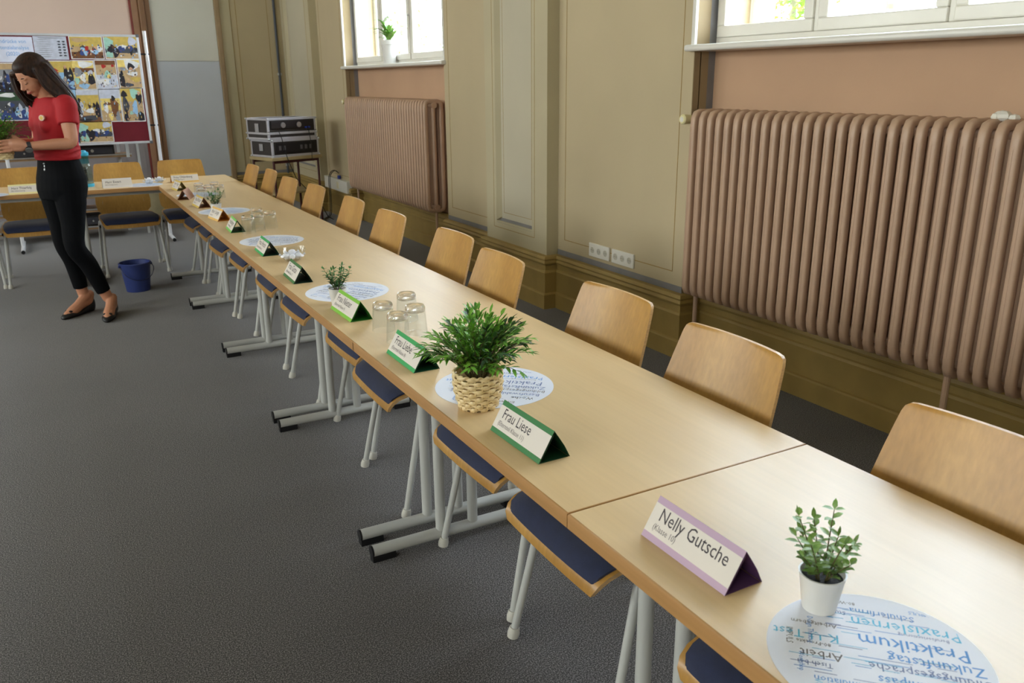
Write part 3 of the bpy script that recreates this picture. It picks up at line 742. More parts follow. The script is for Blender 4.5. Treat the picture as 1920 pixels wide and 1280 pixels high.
# ================================================================== round word cloud mats
WORDS = [('Praxislernen', .030, -.118, .072, 0, 1), ('Praktikum', .036, -.122, .030, 0, 0), ('Sch\u00fclerfirma', .018, -.06, .100, 0, 0), ('IMPULS', .010, -.085, .118, 0, 0), ('80-Woche', .010, .02, .118, 0, 3),
         ('Zukunftstag', .026, -.135, .000, 0, 0), ('Bildungsgespr\u00e4che', .021, -.138, -.024, 0, 2), ('Berufswahlpass', .022, -.128, -.050, 0, 0), ('K-U-Test', .024, .048, .022, 0, 1),
         ('Arbeitgebern', .012, .05, .052, 0, 3), ('80-Projekte', .010, .06, .006, 0, 3), ('Arbeit', .022, .046, -.020, 0, 3), ('Woche', .020, -.118, -.076, 0, 3), ('Tisch bei', .013, .06, -.040, 0, 2), ('Simulation', .016, .02, -.070, 0, 0),
         ('Anlagen', .014, -.03, -.090, 0, 3), ('Entwicklung', .018, -.075, -.108, 0, 2), ('Schnuppertag', .010, .02, -.100, 0, 1), ('Vocatium', .013, .085, .075, 90, 1), ('Workshop', .010, .104, .02, 90, 0), ('IMPULS', .012, .120, -.03, 90, 3),
         ('Design Thinking', .010, .09, -.065, 90, 0), ('Studium', .012, .035, .090, 0, 2), ('Berufsorientierung', .009, -.10, .060, 0, 2), ('Messe', .010, -.115, .085, 60, 1), ('Ausbildung', .010, -.05, -.124, 0, 0), ('Bewerbung', .009, .05, -.118, 0, 2)]
def print_mesh(pal):
    mb = MB()
    for w_, s, x, y, a, mi in WORDS:
        vs, fs = text_geo(w_, s*1.12, res=1, sx=.88)
        M = Matrix.Translation((x, (-y if a == 0 else y)-s*.45, 0)) @ Matrix.Rotation(math.radians(a), 4, 'Z'); mb.mi = mi
        V = [M @ Vector(v) for v in vs]
        V = [tuple(v if v.length < .141 else v*(.141/v.length)) for v in V]
        mb.add(V, fs)
    mb.mi = 0
    # fine rules and tiny text lines between the words
    random.seed(11)
    for _ in range(70):
        a = random.uniform(-.12, .08); y = random.uniform(-.12, .12); l_ = random.uniform(.015, .05)
        if math.hypot(a, y) < .13 and math.hypot(a+l_, y) < .13:
            mb.mi = random.choice((0, 1, 2)); mb.add([(a, y, 0), (a+l_, y, 0), (a+l_, y+.0011, 0), (a, y+.0011, 0)], [(0, 1, 2, 3)])
    mb.mi = 1
    return mb.mesh('word_print', pal, smooth=0)
PRN = print_mesh([m_inkb, m_inkc, m_inkg, m_ink2]); PRN2 = print_mesh([m_inkg, m_inkb, m_ink2, m_ink])
def table_mat(loc, ang, label, prn, r=.148):
    t = thing('table_mat', label, 'table mat', loc, ang, 'round word cloud mats on the tables')
    MB().lathe([(r, 0), (r, .0006)], 72).build('paper_disc', m_papermat, t, smooth=30)
    inst('word_print', prn, t, (0, 0, .0008))
    return t
AW = math.atan2(.72, -.70)
table_mat((.157, -.548, Z), AW, 'round mat printed with pale blue words at the bottom right, under the near small plant', PRN, .147)
table_mat((.196, .662, Z), AW+.1, 'round mat with word print under the foliage of the woven basket', PRN2, .155)
table_mat((.190, 1.86, Z), AW-.2, 'round mat with blue word print behind the lime green card', PRN2, .157)
table_mat((.200, 3.10, Z), AW+.3, 'round mat with word print between the sweets bowl and middle glasses', PRN2, .158)
table_mat((.188, 4.29, Z), AW-.1, 'round bluish mat behind the sand and orange card', PRN, .155)
table_mat((.178, 5.23, Z), AW, 'round white mat under the far cluster of glasses', PRN2, .145)
table_mat((-.09, 6.12, Z), AW, 'round bluish mat under the two small glass bowls on the cross row', PRN, .14)
table_mat((-1.16, 6.03, Z), AW, 'round bluish mat at the left edge of the frame on the cross row', PRN, .14)

# ================================================================== glasses
def glass_thing(loc, label, group, s=1.0, part=True):
    t = thing('drinking_glass', label, 'glass', loc, random.uniform(0, 6), group)
    # upside down tumbler: rim on the table, thick base up
    H = .092*s; r0 = .037*s; r1 = .0315*s; w_ = .0018
    prof = [(r0, 0), (r0, .001), (r0-.001, .02), (r1+.001, H-.018), (r1, H-.006), (r1-.003, H), (r1-.009, H-.0005), (r1-.012, H-.004), (.0006, H-.0055),
            (.0006, H-.016), (r1-.008, H-.0165), (r1-w_, H-.021), (r1+.001-w_, H-.026), (r0-.001-w_, .02), (r0-w_, .001), (r0-w_, 0)]
    wall = [(r0, 0), (r0, .001), (r0-.001, .02), (r1+.001, H-.018), (r1+.001-w_, H-.020), (r0-.001-w_, .02), (r0-w_, .001), (r0-w_, 0)]
    MB().lathe(wall, 32, closed=True).build('tumbler_wall', m_glassr, t, smooth=60)
    base = [(.0005, H-.016), (r1-.009, H-.0165), (r1-w_, H-.021), (r1+.001, H-.0178), (r1+.0003, H-.006), (r1-.003, H), (r1-.009, H-.0005), (r1-.012, H-.0035), (.0005, H-.005)]
    MB().lathe(base, 32).build('thick_base', m_thick, t, smooth=50)
    return t
m_glassr = m_glass
def thick_glass():
    M = bpy.data.materials.new('thick_glass'); M.use_nodes = True; nt = M.node_tree; N = nt.nodes; L = nt.links
    N.remove(N['Principled BSDF']); out = N['Material Output']
    tr = N.new('ShaderNodeBsdfTransparent'); g = N.new('ShaderNodeBsdfGlass'); g.inputs['IOR'].default_value = 1.48
    mx = N.new('ShaderNodeMixShader'); nz_ = N.new('ShaderNodeTexNoise'); nz_.inputs['Scale'].default_value = 8; mr = N.new('ShaderNodeMapRange'); mr.inputs[3].default_value = .60; mr.inputs[4].default_value = .70
    L.new(nz_.outputs['Fac'], mr.inputs[0]); L.new(mr.outputs[0], mx.inputs[0]); L.new(tr.outputs[0], mx.inputs[1]); L.new(g.outputs[0], mx.inputs[2]); L.new(mx.outputs[0], out.inputs[0])
    return M
m_thick = thick_glass()
random.seed(5)
for x, y, lb in ((.128, 1.298, 'upturned tumbler at the left of the near four glasses'), (.240, 1.375, 'upturned tumbler at the back of the near four glasses'),
                 (.205, 1.215, 'upturned tumbler at the right of the near four glasses, beside the foliage'), (.122, 1.155, 'upturned tumbler at the front of the near four glasses, behind the emerald card')):
    glass_thing((x, y, Z), lb, 'near cluster of four upturned glasses')
for x, y, lb in ((.150, 3.40, 'upturned tumbler at the left of the middle cluster, beside the apple green card'), (.212, 3.45, 'upturned tumbler in the centre of the middle cluster'),
                 (.290, 3.50, 'upturned tumbler at the right of the middle cluster'), (.255, 3.66, 'upturned tumbler at the back of the middle cluster')):
    glass_thing((x, y, Z), lb, 'middle cluster of upturned glasses')
for x, y, lb in ((.150, 4.86, 'upturned tumbler at the left front of the far cluster'), (.215, 4.98, 'upturned tumbler in the middle of the far cluster'), (.285, 4.96, 'upturned tumbler at the right of the far cluster'), (.175, 5.13, 'upturned tumbler at the back left of the far cluster'), (.285, 5.14, 'upturned tumbler at the back right of the far cluster')):
    glass_thing((x, y, Z), lb, 'far cluster of upturned glasses')
# glass bowl with white sweets
def bowl(loc, r, h, label, n, sweets, wave=0):
    t = thing('glass_bowl', label, 'bowl', loc, 0)
    mb = MB(); N_ = 36; R = []
    P = [(r*.45, 0), (r*.62, h*.12), (r*.85, h*.5), (r, h), (r-.002, h), (r*.85-.0025, h*.5), (r*.62-.002, h*.14), (r*.40, .004)]
    for q, (rr, z) in enumerate(P):
        R.append([((rr)*math.cos(2*PI*j/N_), rr*math.sin(2*PI*j/N_), z+(wave*math.sin(3*2*PI*j/N_)*(z/h)**2)) for j in range(N_)])
    mb.rings(R).build('bowl_glass', m_glassr, t, smooth=60)
    for k in range(n):
        a = 2*PI*k/max(1, n-1); rr = 0 if k == n-1 else r*.42
        s = thing('wrapped_sweet', sweets, 'sweet', (loc[0]+rr*math.cos(a), loc[1]+rr*math.sin(a), loc[2]+.017+(.022 if k == n-1 else h*.12)), a, 'white wrapped sweets in '+('the big glass bowl' if n > 4 else 'the left small bowl' if loc[0] < 0 else 'the right small bowl'))
        mb = MB().ball((0, 0, 0), .018, .014, .013, 10, 7)
        for sx in (-1, 1): mb.tube([(sx*.016, 0, 0), (sx*.021, 0, .001), (sx*.031, 0, .004)], [.004, .003, .011], 8, sq=.5)
        mb.build('wrapper', mat('white_wrapper', rgb(232, 232, 240), rough=.35), s)
bowl((.160, 2.545, Z), .062, .055, 'clear glass bowl of white sweets behind the forest green card', 8, 'white wrapped sweets heaped in the glass bowl', .004)
bowl((-.045, 6.16, Z), .036, .036, 'small clear glass bowl at the left of the pair on the cross row', 3, 'white wrapped sweet in the left small bowl')
bowl((.035, 6.19, Z), .040, .042, 'small clear glass bowl at the right of the pair on the cross row', 3, 'white wrapped sweet in the right small bowl')

# ================================================================== drinking bottle on the cross row
t = thing('drinking_bottle', 'large clear drinking bottle with a light blue lid right of the woman', 'bottle', (-.485, 6.23, Z))
m_bb = glass_mat('clear_blue_plastic', tint=(.62, .88, .92, 1)); m_bc = glass_mat('clear_plastic', tint=(.86, .90, .88, 1))
m_lid = mat('light_blue_plastic', rgb(60, 170, 205), rough=.35)
MB().lathe([(.0005, .004), (.044, .004), (.046, .02), (.046, .15), (.040, .172), (.036, .178), (.033, .176), (.043, .15), (.043, .02), (.0005, .007)], 28).build('body', m_bc, t)
MB().lathe([(.0005, 0), (.044, 0), (.0475, .006), (.0475, .020), (.0465, .024), (.0005, .0242)], 28).build('base_ring', m_lid, t)
MB().lathe([(.034, .178), (.034, .240), (.031, .240), (.031, .178)], 24, closed=True).build('neck', m_bb, t)
MB().lathe([(.0005, .240), (.037, .240), (.038, .246), (.038, .262), (.034, .267), (.024, .268), (.022, .276), (.012, .279), (.0005, .279)], 24).build('lid', m_lid, t)
MB().lathe([(.0005, .025), (.0425, .025), (.0425, .10), (.0005, .10)], 24).build('water', glass_mat('water', tint=(.93, .97, .97, 1), ior=1.33), t)

# ================================================================== small pot plants
def pot_plant(loc, label, s, seed, n=11, dense=1.0, mt=None):
    t = thing('potted_plant', label, 'plant', loc, 0, 'small white pot plants on the long table')
    mt = mt or m_leafs
    MB().lathe([(.0245*s, 0), (.0335*s, .058*s), (.0345*s, .060*s), (.032*s, .060*s), (.031*s, .054*s), (.0235*s, .006*s)], 32).build('pot', m_pot, t)
    MB().lathe([(.0001, .050*s), (.0305*s, .050*s), (.029*s, .045*s), (.0001, .045*s)], 24).build('gravel', m_soil, t)
    rnd = random.Random(seed)
    for k in range(n):
        a = 2*PI*k/n+rnd.uniform(-.3, .3); lean = rnd.uniform(.15, .62) if k else .05; h = rnd.uniform(.055, .095)*s*(1.15-lean*.35)
        b = Vector((math.cos(a)*.008*s, math.sin(a)*.008*s, .048*s)); d = Vector((math.cos(a)*lean, math.sin(a)*lean, 1)).normalized()
        pts = [b+d*h*u+Vector((math.cos(a), math.sin(a), 0))*(.010*s*u*u) for u in (0, .25, .5, .75, 1)]
        sp = MB(); sp.tube(pts, [.0012*s, .0011*s, .001*s, .0009*s, .0006*s], 5)
        sp.mi = 1
        m_ = int(7*dense)
        for q in range(m_):
            u = .22+.78*q/(m_-1); p = b+d*h*u+Vector((math.cos(a), math.sin(a), 0))*(.010*s*u*u); ang = q*2.4+a
            for w_ in (0, PI):
                dd = Vector((math.cos(ang+w_), math.sin(ang+w_), rnd.uniform(.25, .9)))
                small_leaf(sp, p, dd, rnd.uniform(.019, .029)*s*(1.1-.35*u), .0052*s, .25)
        small_leaf(sp, pts[-1], d, .018*s, .004*s, 0)
        sp.build('sprig', [m_stem, mt], t, smooth=60)
    return t
pot_plant((.176, -.428, Z+.0012), 'small green plant in a white pot on the nearest mat', 1.0, 4, 12)
pot_plant((.104, 1.70, Z+.0012), 'small green plant in a white pot behind the lime green card', .95, 9, 12, 1.0, mat('small_leaf_deep', rgb(70, 130, 62), rough=.45, c2=rgb(40, 88, 48), scale=60))
pot_plant((.130, 4.22, Z+.0012), 'small green plant in a white pot behind the sand and orange card', .98, 12, 11, 1.0, mat('small_leaf_deep', rgb(70, 130, 62), rough=.45))

# ================================================================== grass plant in a woven basket
def basket_plant(loc, label, seed, tilt=None, n=130, R0=.056, H0=.088, spread=.88):
    t = thing('basket_plant', label, 'plant', loc, 0, 'grass plants in woven baskets')
    rnd = random.Random(seed)
    prof = lambda z: R0*(.80+.26*math.sin(min(1, z/H0*1.0)*PI*.62))
    MB().lathe([(.001, .003), (prof(0)*.92, .003), (prof(.04)*.93, .045), (prof(H0)*.93, H0-.012), (.001, H0-.014)], 28).build('liner', mat('liner_tan', rgb(196, 160, 110), rough=.7), t)
    NR = 9; NS = 22
    for i in range(NR):
        z = .006+i*(H0-.008)/(NR-1); M_ = NS*4; R = []
        hh = (H0/NR)*.60
        for j in range(M_):
            a = 2*PI*j/M_; ph = math.cos(a*NS/2+(PI if i % 2 else 0))
            rr = prof(z)+.0022*ph; w_ = hh*(.72+.28*ph)
            c_, s_ = math.cos(a), math.sin(a)
            R.append([(c_*(rr+dr), s_*(rr+dr), z+dz) for dr, dz in ((0, -w_), (.0018, -w_*.55), (.0024, 0), (.0018, w_*.55), (0, w_), (-.001, 0))])
        MB().rings(R, closed=True).build('wicker_strand', m_wick, t, smooth=60)
    for k in range(NS):
        a = 2*PI*(k+.5)/NS
        MB().tube([(math.cos(a)*prof(z), math.sin(a)*prof(z), z) for z in [H0*q/5 for q in range(6)]], .0022, 6).build('wicker_stake', m_wick, t)
    # rim wrapped in zigzag strands
    rm = MB(); rm.tube([(math.cos(a)*(prof(H0)+.0015*math.cos(a*NS)), math.sin(a)*(prof(H0)+.0015*math.cos(a*NS)), H0+.002+.0018*math.sin(a*NS)) for a in [2*PI*j/132 for j in range(132)]], .0032, 7, closed=True)
    rm.build('rim', m_wick, t)
    for k in range(n):
        a = rnd.uniform(0, 2*PI); q = rnd.random()**.6; out = spread*(.02+.132*q); h = .160-.085*q*q+rnd.uniform(-.015, .015)
        if k % 5 == 0: out *= 1.05; h -= .03
        b = Vector((math.cos(a)*.022*q, math.sin(a)*.022*q, H0-.015)); e = Vector((math.cos(a)*out, math.sin(a)*out, H0+h-.02)); mid = (b+e)/2+Vector((0, 0, .032*q+.012)) - Vector((math.cos(a), math.sin(a), 0))*.012
        bz = lambda u: b*(1-u)**2+mid*2*u*(1-u)+e*u*u
        pts = [bz(u) for u in (0, .25, .5, .75, 1)]
        sp = MB(); sp.tube(pts, [.0010, .0010, .0009, .0008, .0004], 4); sp.mi = 1
        nl = rnd.randint(10, 14)
        for i in range(nl):
            u = .16+.84*i/(nl-1); p = bz(u); td = (bz(min(1, u+.03))-bz(u-.03)).normalized()
            s1 = td.cross(Vector((0, 0, 1))).normalized(); sg = 1 if i % 2 else -1
            dd = td*.85+s1*sg*rnd.uniform(.3, .75)+Vector((0, 0, rnd.uniform(-.15, .35)))
            small_leaf(sp, p, dd, rnd.uniform(.022, .036), rnd.uniform(.0034, .0054), rnd.uniform(0, .5))
        small_leaf(sp, pts[-1], td, .026, .003, .1)
        sp.build('sprig', [m_stem, m_leafd if rnd.random() < .2 else m_leaf], t, smooth=60)
    return t
basket_plant((.098, .560, Z), 'bushy green grass plant in a woven straw basket on the long table', 21)

# ================================================================== pin board on its stand
def brd(x, z): return (x, z)
t = thing('pin_board', 'wide dark red pin board covered with photos, on white poles behind the woman', 'pin board', (0, 7.96, 0))
BX0, BX1, BZ0, BZ1 = -1.10, .205, .95, 1.955
m_felt = mat('dark_red_felt', rgb(104, 22, 34), rough=.95, bump=.3, bscale=400)
MB().box(BX0+.015, BX1-.015, -.010, .010, BZ0+.015, BZ1-.015).build('felt_panel', m_felt, t, smooth=0)
fr = MB(); m_bf = mat('board_frame_silver', rgb(206, 208, 214), rough=.35, metal=.3)
fr.box(BX0, BX1, -.014, .014, BZ0, BZ0+.022); fr.box(BX0, BX1, -.014, .014, BZ1-.022, BZ1); fr.box(BX0, BX0+.022, -.014, .014, BZ0, BZ1); fr.box(BX1-.022, BX1, -.014, .014, BZ0, BZ1)
fr.build('frame', m_bf, t, bevel=.004, smooth=0)
m_pole = mat('white_pole', rgb(214, 214, 218), rough=.3)
for x in (BX0+.04, .262):
    p = MB().tube([(x, .0 if x > 0 else .05, .03), (x, .0 if x > 0 else .05, 1.99)], .0165, 14).build('pole', m_pole, t)
    y_ = .0 if x > 0 else .05
    f = MB().tube([(x, y_+.32, .025), (x, y_-.26, .025)], .018, 10, sq=.8).build('stand_foot', m_pole, t)
    for y in (y_-.26, y_+.32): MB().tube([(x, y-.012, .0175), (x, y+.012, .0175)], .0172, 10).build('foot_cap', m_black, f)
for z in (1.12, 1.78):
    MB().box(BX1-.004, .283, -.012, .012, z-.008, z+.008).build('clamp', m_black, t, smooth=0, bevel=.002)
    MB().box(BX0+.02, BX0+.06, .012, .07, z-.008, z+.008).build('clamp', m_black, t, smooth=0, bevel=.002)
for x in (BX0+.01, BX1-.01):
    for z in (BZ0+.01, BZ1-.01): MB().box(x-.014, x+.014, -.017, .017, z-.014, z+.014).build('corner_piece', mat('grey_corner', rgb(90, 92, 98), rough=.5), t, smooth=0, bevel=.004)
def cm_(n, *c): return mat('print_'+n, rgb(*c), rough=.5, var=.12, scale=30)
PALN = dict(ye=(200, 172, 88), yl=(232, 206, 120), bl=(50, 70, 130), lb=(150, 190, 225), dk=(34, 32, 42), br=(120, 76, 44), wd=(190, 160, 120), wh=(226, 226, 228), rd=(170, 40, 36), gn=(50, 78, 52), gy=(140, 142, 150), sk=(206, 160, 130), tl=(160, 205, 190), lg=(196, 200, 216), dg=(70, 74, 84))
PAL = [cm_(k, *v) for k, v in PALN.items()]; PI_ = {k: i for i, k in enumerate(PALN)}
def photo(x0, z0, x1, z1, bgs, blobs, border=True):
    """flat print: horizontal colour bands then blobs (u, v, ru, rv, colour), all real flat shapes on the sheet"""
    x0 -= .012; x1 += .012; z0 -= .010; z1 += .010
    mb = MB(); y = -.0112; mb.mi = PI_['wh']; mb.box(x0, x1, y-.0006, y, z0, z1)
    b = .007 if border else 0; X0, X1, Z0, Z1 = x0+b, x1-b, z0+b, z1-b; y -= .0010
    for v0, v1, c in bgs:
        mb.mi = PI_[c]; za, zb = Z0+(Z1-Z0)*v0, Z0+(Z1-Z0)*v1; mb.add([(X0, y, za), (X1, y, za), (X1, y, zb), (X0, y, zb)], [(0, 1, 2, 3)])
    k = 0
    for u, v, ru, rv, c in blobs:
        k += 1; yy = y-.0001*k; mb.mi = PI_[c]; n = 9
        V = []
        for j in range(n):
            a = 2*PI*j/n+.3*k; w_ = 1+.22*math.sin(3*a+k)
            V.append((min(X1, max(X0, X0+(X1-X0)*(u+ru*w_*math.cos(a)))), yy, min(Z1, max(Z0, Z0+(Z1-Z0)*(v+rv*w_*math.sin(a))))))
        mb.add(V, [tuple(range(n))])
    for _ in range(34 if border else 0):
        k += 1; u, v = random.random(), random.random()*.62+.04; ru, rv = random.uniform(.012, .035), random.uniform(.015, .05); c = random.choice(('dk', 'dg', 'gy', 'wh', 'sk', 'br', 'lb', 'bl', 'yl'))
        mb.mi = PI_[c]; yy = y-.0001*k
        mb.add([(X0+(X1-X0)*min(1, max(0, u+ru*math.cos(a))), yy, Z0+(Z1-Z0)*min(1, max(0, v+rv*math.sin(a)))) for a in [2*PI*j/5+k for j in range(5)]], [tuple(range(5))])
    me = mb.mesh('photo_print', PAL, smooth=0); o = bpy.data.objects.new('photo_print', me); COL.objects.link(o); o.parent = t
random.seed(2)
def crowd(n, v0=.15, v1=.5, cols=('dk', 'bl', 'dk', 'lb', 'wh', 'sk', 'dg', 'rd')):
    return [(random.uniform(.05, .95), random.uniform(v0, v1), random.uniform(.04, .09), random.uniform(.07, .16), random.choice(cols)) for _ in range(n)]
photo(-.672, 1.737, -.425, 1.92, [(0, 1, 'lg')], [(.5+.0*i, .93, .4, .02, 'gy') for i in range(1)]+[(.3, .85-.09*i, .22, .012, 'gy') for i in range(9)]+[(.76+.14*(i % 2), .78-.12*(i//2), .05, .035, 'dg') for i in range(12)], False)
photo(-.382, 1.743, -.125, 1.926, [(0, .3, 'br'), (.3, .55, 'wd'), (.55, 1, 'ye')], [(.3, .85, .28, .1, 'wd')]+crowd(16, .2, .5)+[(.75, .3, .12, .1, 'lb'), (.45, .25, .07, .12, 'lb')])
photo(-.094, 1.743, .178, 1.931, [(0, .25, 'wd'), (.25, .5, 'dg'), (.5, 1, 'ye')], [(.1, .7, .16, .3, 'tl'), (.85, .8, .14, .2, 'lg'), (.55, .52, .22, .1, 'wh'), (.12, .2, .12, .18, 'tl')]+crowd(9, .3, .5, ('dk', 'dg', 'bl'))+[(.32, .3, .1, .26, 'dk'), (.22, .55, .06, .1, 'dk')])
photo(-1.05, 1.449, -.85, 1.69, [(0, .35, 'dk'), (.35, .8, 'gy'), (.8, 1, 'wd')], crowd(12, .2, .7, ('dk', 'gy', 'sk', 'wh', 'dg', 'bl')))
photo(-.84, 1.46, -.60, 1.70, [(0, .4, 'dg'), (.4, 1, 'ye')], crowd(12, .2, .6))
photo(-.585, 1.472, -.405, 1.71, [(0, .3, 'bl'), (.3, .6, 'lb'), (.6, 1, 'ye')], [(.25, .6, .12, .16, 'rd'), (.7, .55, .13, .25, 'dk'), (.9, .5, .12, .25, 'dk'), (.6, .25, .14, .2, 'gy'), (.9, .15, .14, .14, 'lb'), (.3, .3, .1, .2, 'bl'), (.68, .8, .05, .07, 'sk')])
photo(-.396, 1.47, -.226, 1.714, [(0, .3, 'wd'), (.3, .6, 'yl'), (.6, .75, 'br'), (.75, 1, 'yl')], [(.6, .88, .35, .12, 'wh'), (.25, .6, .2, .17, 'gy'), (.82, .35, .17, .22, 'dk'), (.82, .6, .13, .07, 'lg'), (.45, .4, .14, .16, 'wh'), (.45, .1, .25, .1, 'lb'), (.15, .3, .12, .12, 'tl')])
photo(-.200, 1.468, -.036, 1.718, [(0, .5, 'lg'), (.5, .85, 'wd'), (.85, 1, 'br')], [(.4, .8, .12, .07, 'rd'), (.85, .82, .08, .05, 'rd'), (.55, .5, .18, .14, 'tl'), (.6, .44, .1, .08, 'yl'), (.3, .25, .35, .12, 'wh')])
photo(-.006, 1.478, .176, 1.724, [(0, .2, 'wd'), (.2, .75, 'wd'), (.75, 1, 'yl')], [(.62, .82, .35, .2, 'wh'), (.58, .76, .17, .13, 'dk'), (.58, .68, .1, .06, 'sk'), (.1, .3, .16, .3, 'dk'), (.65, .5, .25, .08, 'wh'), (.75, .3, .24, .1, 'ye'), (.2, .68, .12, .06, 'gy'), (.4, .1, .2, .08, 'dg')])
photo(-1.04, 1.205, -.80, 1.442, [(0, .35, 'bl'), (.35, .7, 'dg'), (.7, 1, 'gn')], crowd(16, .1, .6, ('dk', 'lg', 'bl', 'wh', 'dg', 'lb'))+[(.3, .9, .3, .08, 'wh')])
photo(-.79, 1.205, -.62, 1.442, [(0, .5, 'wd'), (.5, 1, 'ye')], crowd(8))
photo(-.61, 1.19, -.41, 1.46, [(0, .5, 'lg'), (.5, 1, 'lb')], crowd(6, .1, .5))
photo(-.404, 1.172, -.222, 1.452, [(0, .2, 'br'), (.2, .4, 'wd'), (.4, .85, 'ye'), (.85, 1, 'lg')], [(.15, .45, .12, .3, 'lg'), (.12, .68, .08, .08, 'dk'), (.9, .35, .14, .25, 'dk'), (.55, .35, .2, .08, 'wh'), (.5, .12, .4, .08, 'dg'), (.3, .05, .3, .05, 'dk'), (.55, .48, .06, .06, 'dk'), (.75, .52, .06, .08, 'dk')])
photo(-.202, 1.172, -.040, 1.457, [(0, .35, 'wd'), (.35, .72, 'yl'), (.72, 1, 'lg')], [(.68, .45, .2, .3, 'br'), (.66, .72, .1, .09, 'dk'), (.35, .55, .22, .05, 'br'), (.8, .12, .12, .18, 'gy'), (.25, .4, .12, .14, 'wh'), (.45, .15, .12, .12, 'yl')])
photo(-.018, 1.168, .160, 1.464, [(0, .6, 'wd'), (.6, 1, 'ye')], [(.65, .85, .22, .15, 'tl'), (.18, .5, .15, .26, 'dg'), (.16, .83, .15, .1, 'dk'), (.15, .15, .1, .22, 'dk'), (.62, .4, .12, .25, 'lb'), (.85, .7, .15, .16, 'dk'), (.86, .85, .07, .06, 'sk'), (.88, .12, .2, .16, 'dk'), (.4, .25, .08, .06, 'tl')])
photo(-.424, .985, -.146, 1.160, [(0, .25, 'wd'), (.25, .5, 'dg'), (.5, 1, 'ye')], [(.12, .7, .16, .28, 'tl'), (.85, .85, .14, .16, 'lg'), (.55, .55, .22, .1, 'wh'), (.15, .2, .14, .2, 'tl')]+crowd(9, .3, .5, ('dk', 'dg', 'bl'))+[(.36, .3, .1, .26, 'dk'), (.26, .55, .06, .1, 'dk')])
photo(-.70, .985, -.44, 1.160, [(0, .5, 'bl'), (.5, 1, 'lg')], crowd(8))
# title poster with its lettering
p = MB().box(-1.06, -.69, -.0118, -.0112, 1.705, 1.922).build('title_poster', mat('poster_white', rgb(220, 224, 244), rough=.5), t, smooth=0)
tx = MB()
for s_, z_ in (('Eindr\u00fccke von', 1.868), ('Potenzialanalyse', 1.815), ('(2020)', 1.762)):
    vs, fs = text_geo(s_, .046, sx=.9, align='CENTER'); tx.add([(v[0]-.86, -.0125, v[1]+z_) for v in vs], fs)
tx.build('lettering', mat('poster_blue_ink', rgb(120, 170, 225), rough=.6), p, smooth=0)

# ================================================================== media rack behind the board
t = thing('media_rack', 'low wooden shelf rack with metal lips and dark electronics behind the cross row', 'rack', (0, 8.28, 0))
m_shelf = mat('rack_shelf_wood', rgb(150, 118, 82), rough=.5, stretch=(.3, 4, 4), scale=20, var=.1)
for z, x1, dy in ((.10, .0, .0), (.27, .02, .02), (.41, .02, 0), (.55, .02, .0), (.80, .03, .05), (.965, -.02, .02)):
    sh = MB().box(-1.35, x1, dy, .45, z, z+.022).build('shelf', m_shelf, t, smooth=0)
    MB().box(-1.352, x1+.002, dy-.006, dy, z+.020, z+.034).build('metal_lip', m_alu, sh, smooth=0)
for x in (-1.30, -.06): MB().box(x-.015, x+.015, .40, .44, .0, 1.0).build('upright', m_metal, t, smooth=0)
MB().box(-.02, .01, .0, .03, .80, .98).build('upright', m_metal, t, smooth=0)
for x in (.10,): MB().box(x-.012, x+.012, .1, .13, 0, 1.0).build('upright', m_metal, t, smooth=0)
for z, x0, x1, h in ((.822, -1.2, -.12, .10), (.572, -1.2, -.4, .12), (.122, -1.1, -.12, .11), (.43, -1.3, -.45, .10)):
    d = thing('av_player', {.822: 'dark electronics unit with small silver knobs on the upper rack shelf', .572: 'dark electronics unit on the middle rack shelf', .122: 'flat dark electronics unit on the bottom rack shelf', .43: 'dark electronics unit on the second rack shelf from the floor up'}[z], 'electronics', (0, 8.30, z), 0, 'dark electronics units in the rack')
    MB().box(x0, x1, .04, .36, .008, h).build('housing', m_black, d, smooth=0, bevel=.004)
    q = MB().box(x0+.02, x1-.02, .036, .04, .02, h-.02).build('front_panel', mat('dark_panel', rgb(58, 58, 64), rough=.35), d, smooth=0)
    for k in range(7):
        x = x0+(x1-x0)*(.15+.11*k); MB().tube([(x, .036, h*.5), (x, .028, h*.5)], .009 if k % 3 else .015, 10).build('knob', m_alu, d)
    MB().box(x0+.05, x0+.1, .06, .3, 0, .008).box(x1-.1, x1-.05, .06, .3, 0, .008).build('feet', m_black, d, smooth=0)
# pale waste bin near the back wall
t = thing('waste_bin', 'pale beige waste bin standing on the floor behind the right cross row chair', 'bin', (.33, 9.35, 0))
MB().lathe([(.0005, 0), (.115, 0), (.12, .01), (.145, .30), (.150, .30), (.150, .312), (.141, .312), (.116, .012), (.0005, .011)], 26).build('bin_body', mat('beige_plastic', rgb(176, 164, 130), rough=.5), t)

# ================================================================== blue bucket
t = thing('bucket', 'blue plastic bucket on the carpet right of the woman', 'bucket', (-.272, 5.66, 0), .2)
m_bu = mat('blue_bucket_plastic', rgb(52, 66, 128), rough=.4, var=.04)
MB().lathe([(.0005, .008), (.078, .006), (.080, 0), (.084, 0), (.086, .01), (.108, .205), (.116, .207), (.117, .216), (.110, .220), (.105, .218), (.082, .014), (.0005, .012)], 40).build('pail', m_bu, t)
h = MB().tube([(math.cos(a)*.118, -abs(math.sin(a))*.075-.042 if 0 < a < PI else -.0, .195-.10*math.sin(a)) for a in [PI*i/16 for i in range(17)]], .0028, 6).build('handle', mat('dark_wire', rgb(34, 38, 70), rough=.4), t)
for s in (-1, 1): MB().tube([(s*.108, 0, .196), (s*.122, 0, .196)], .010, 10).build('handle_lug', m_bu, t)

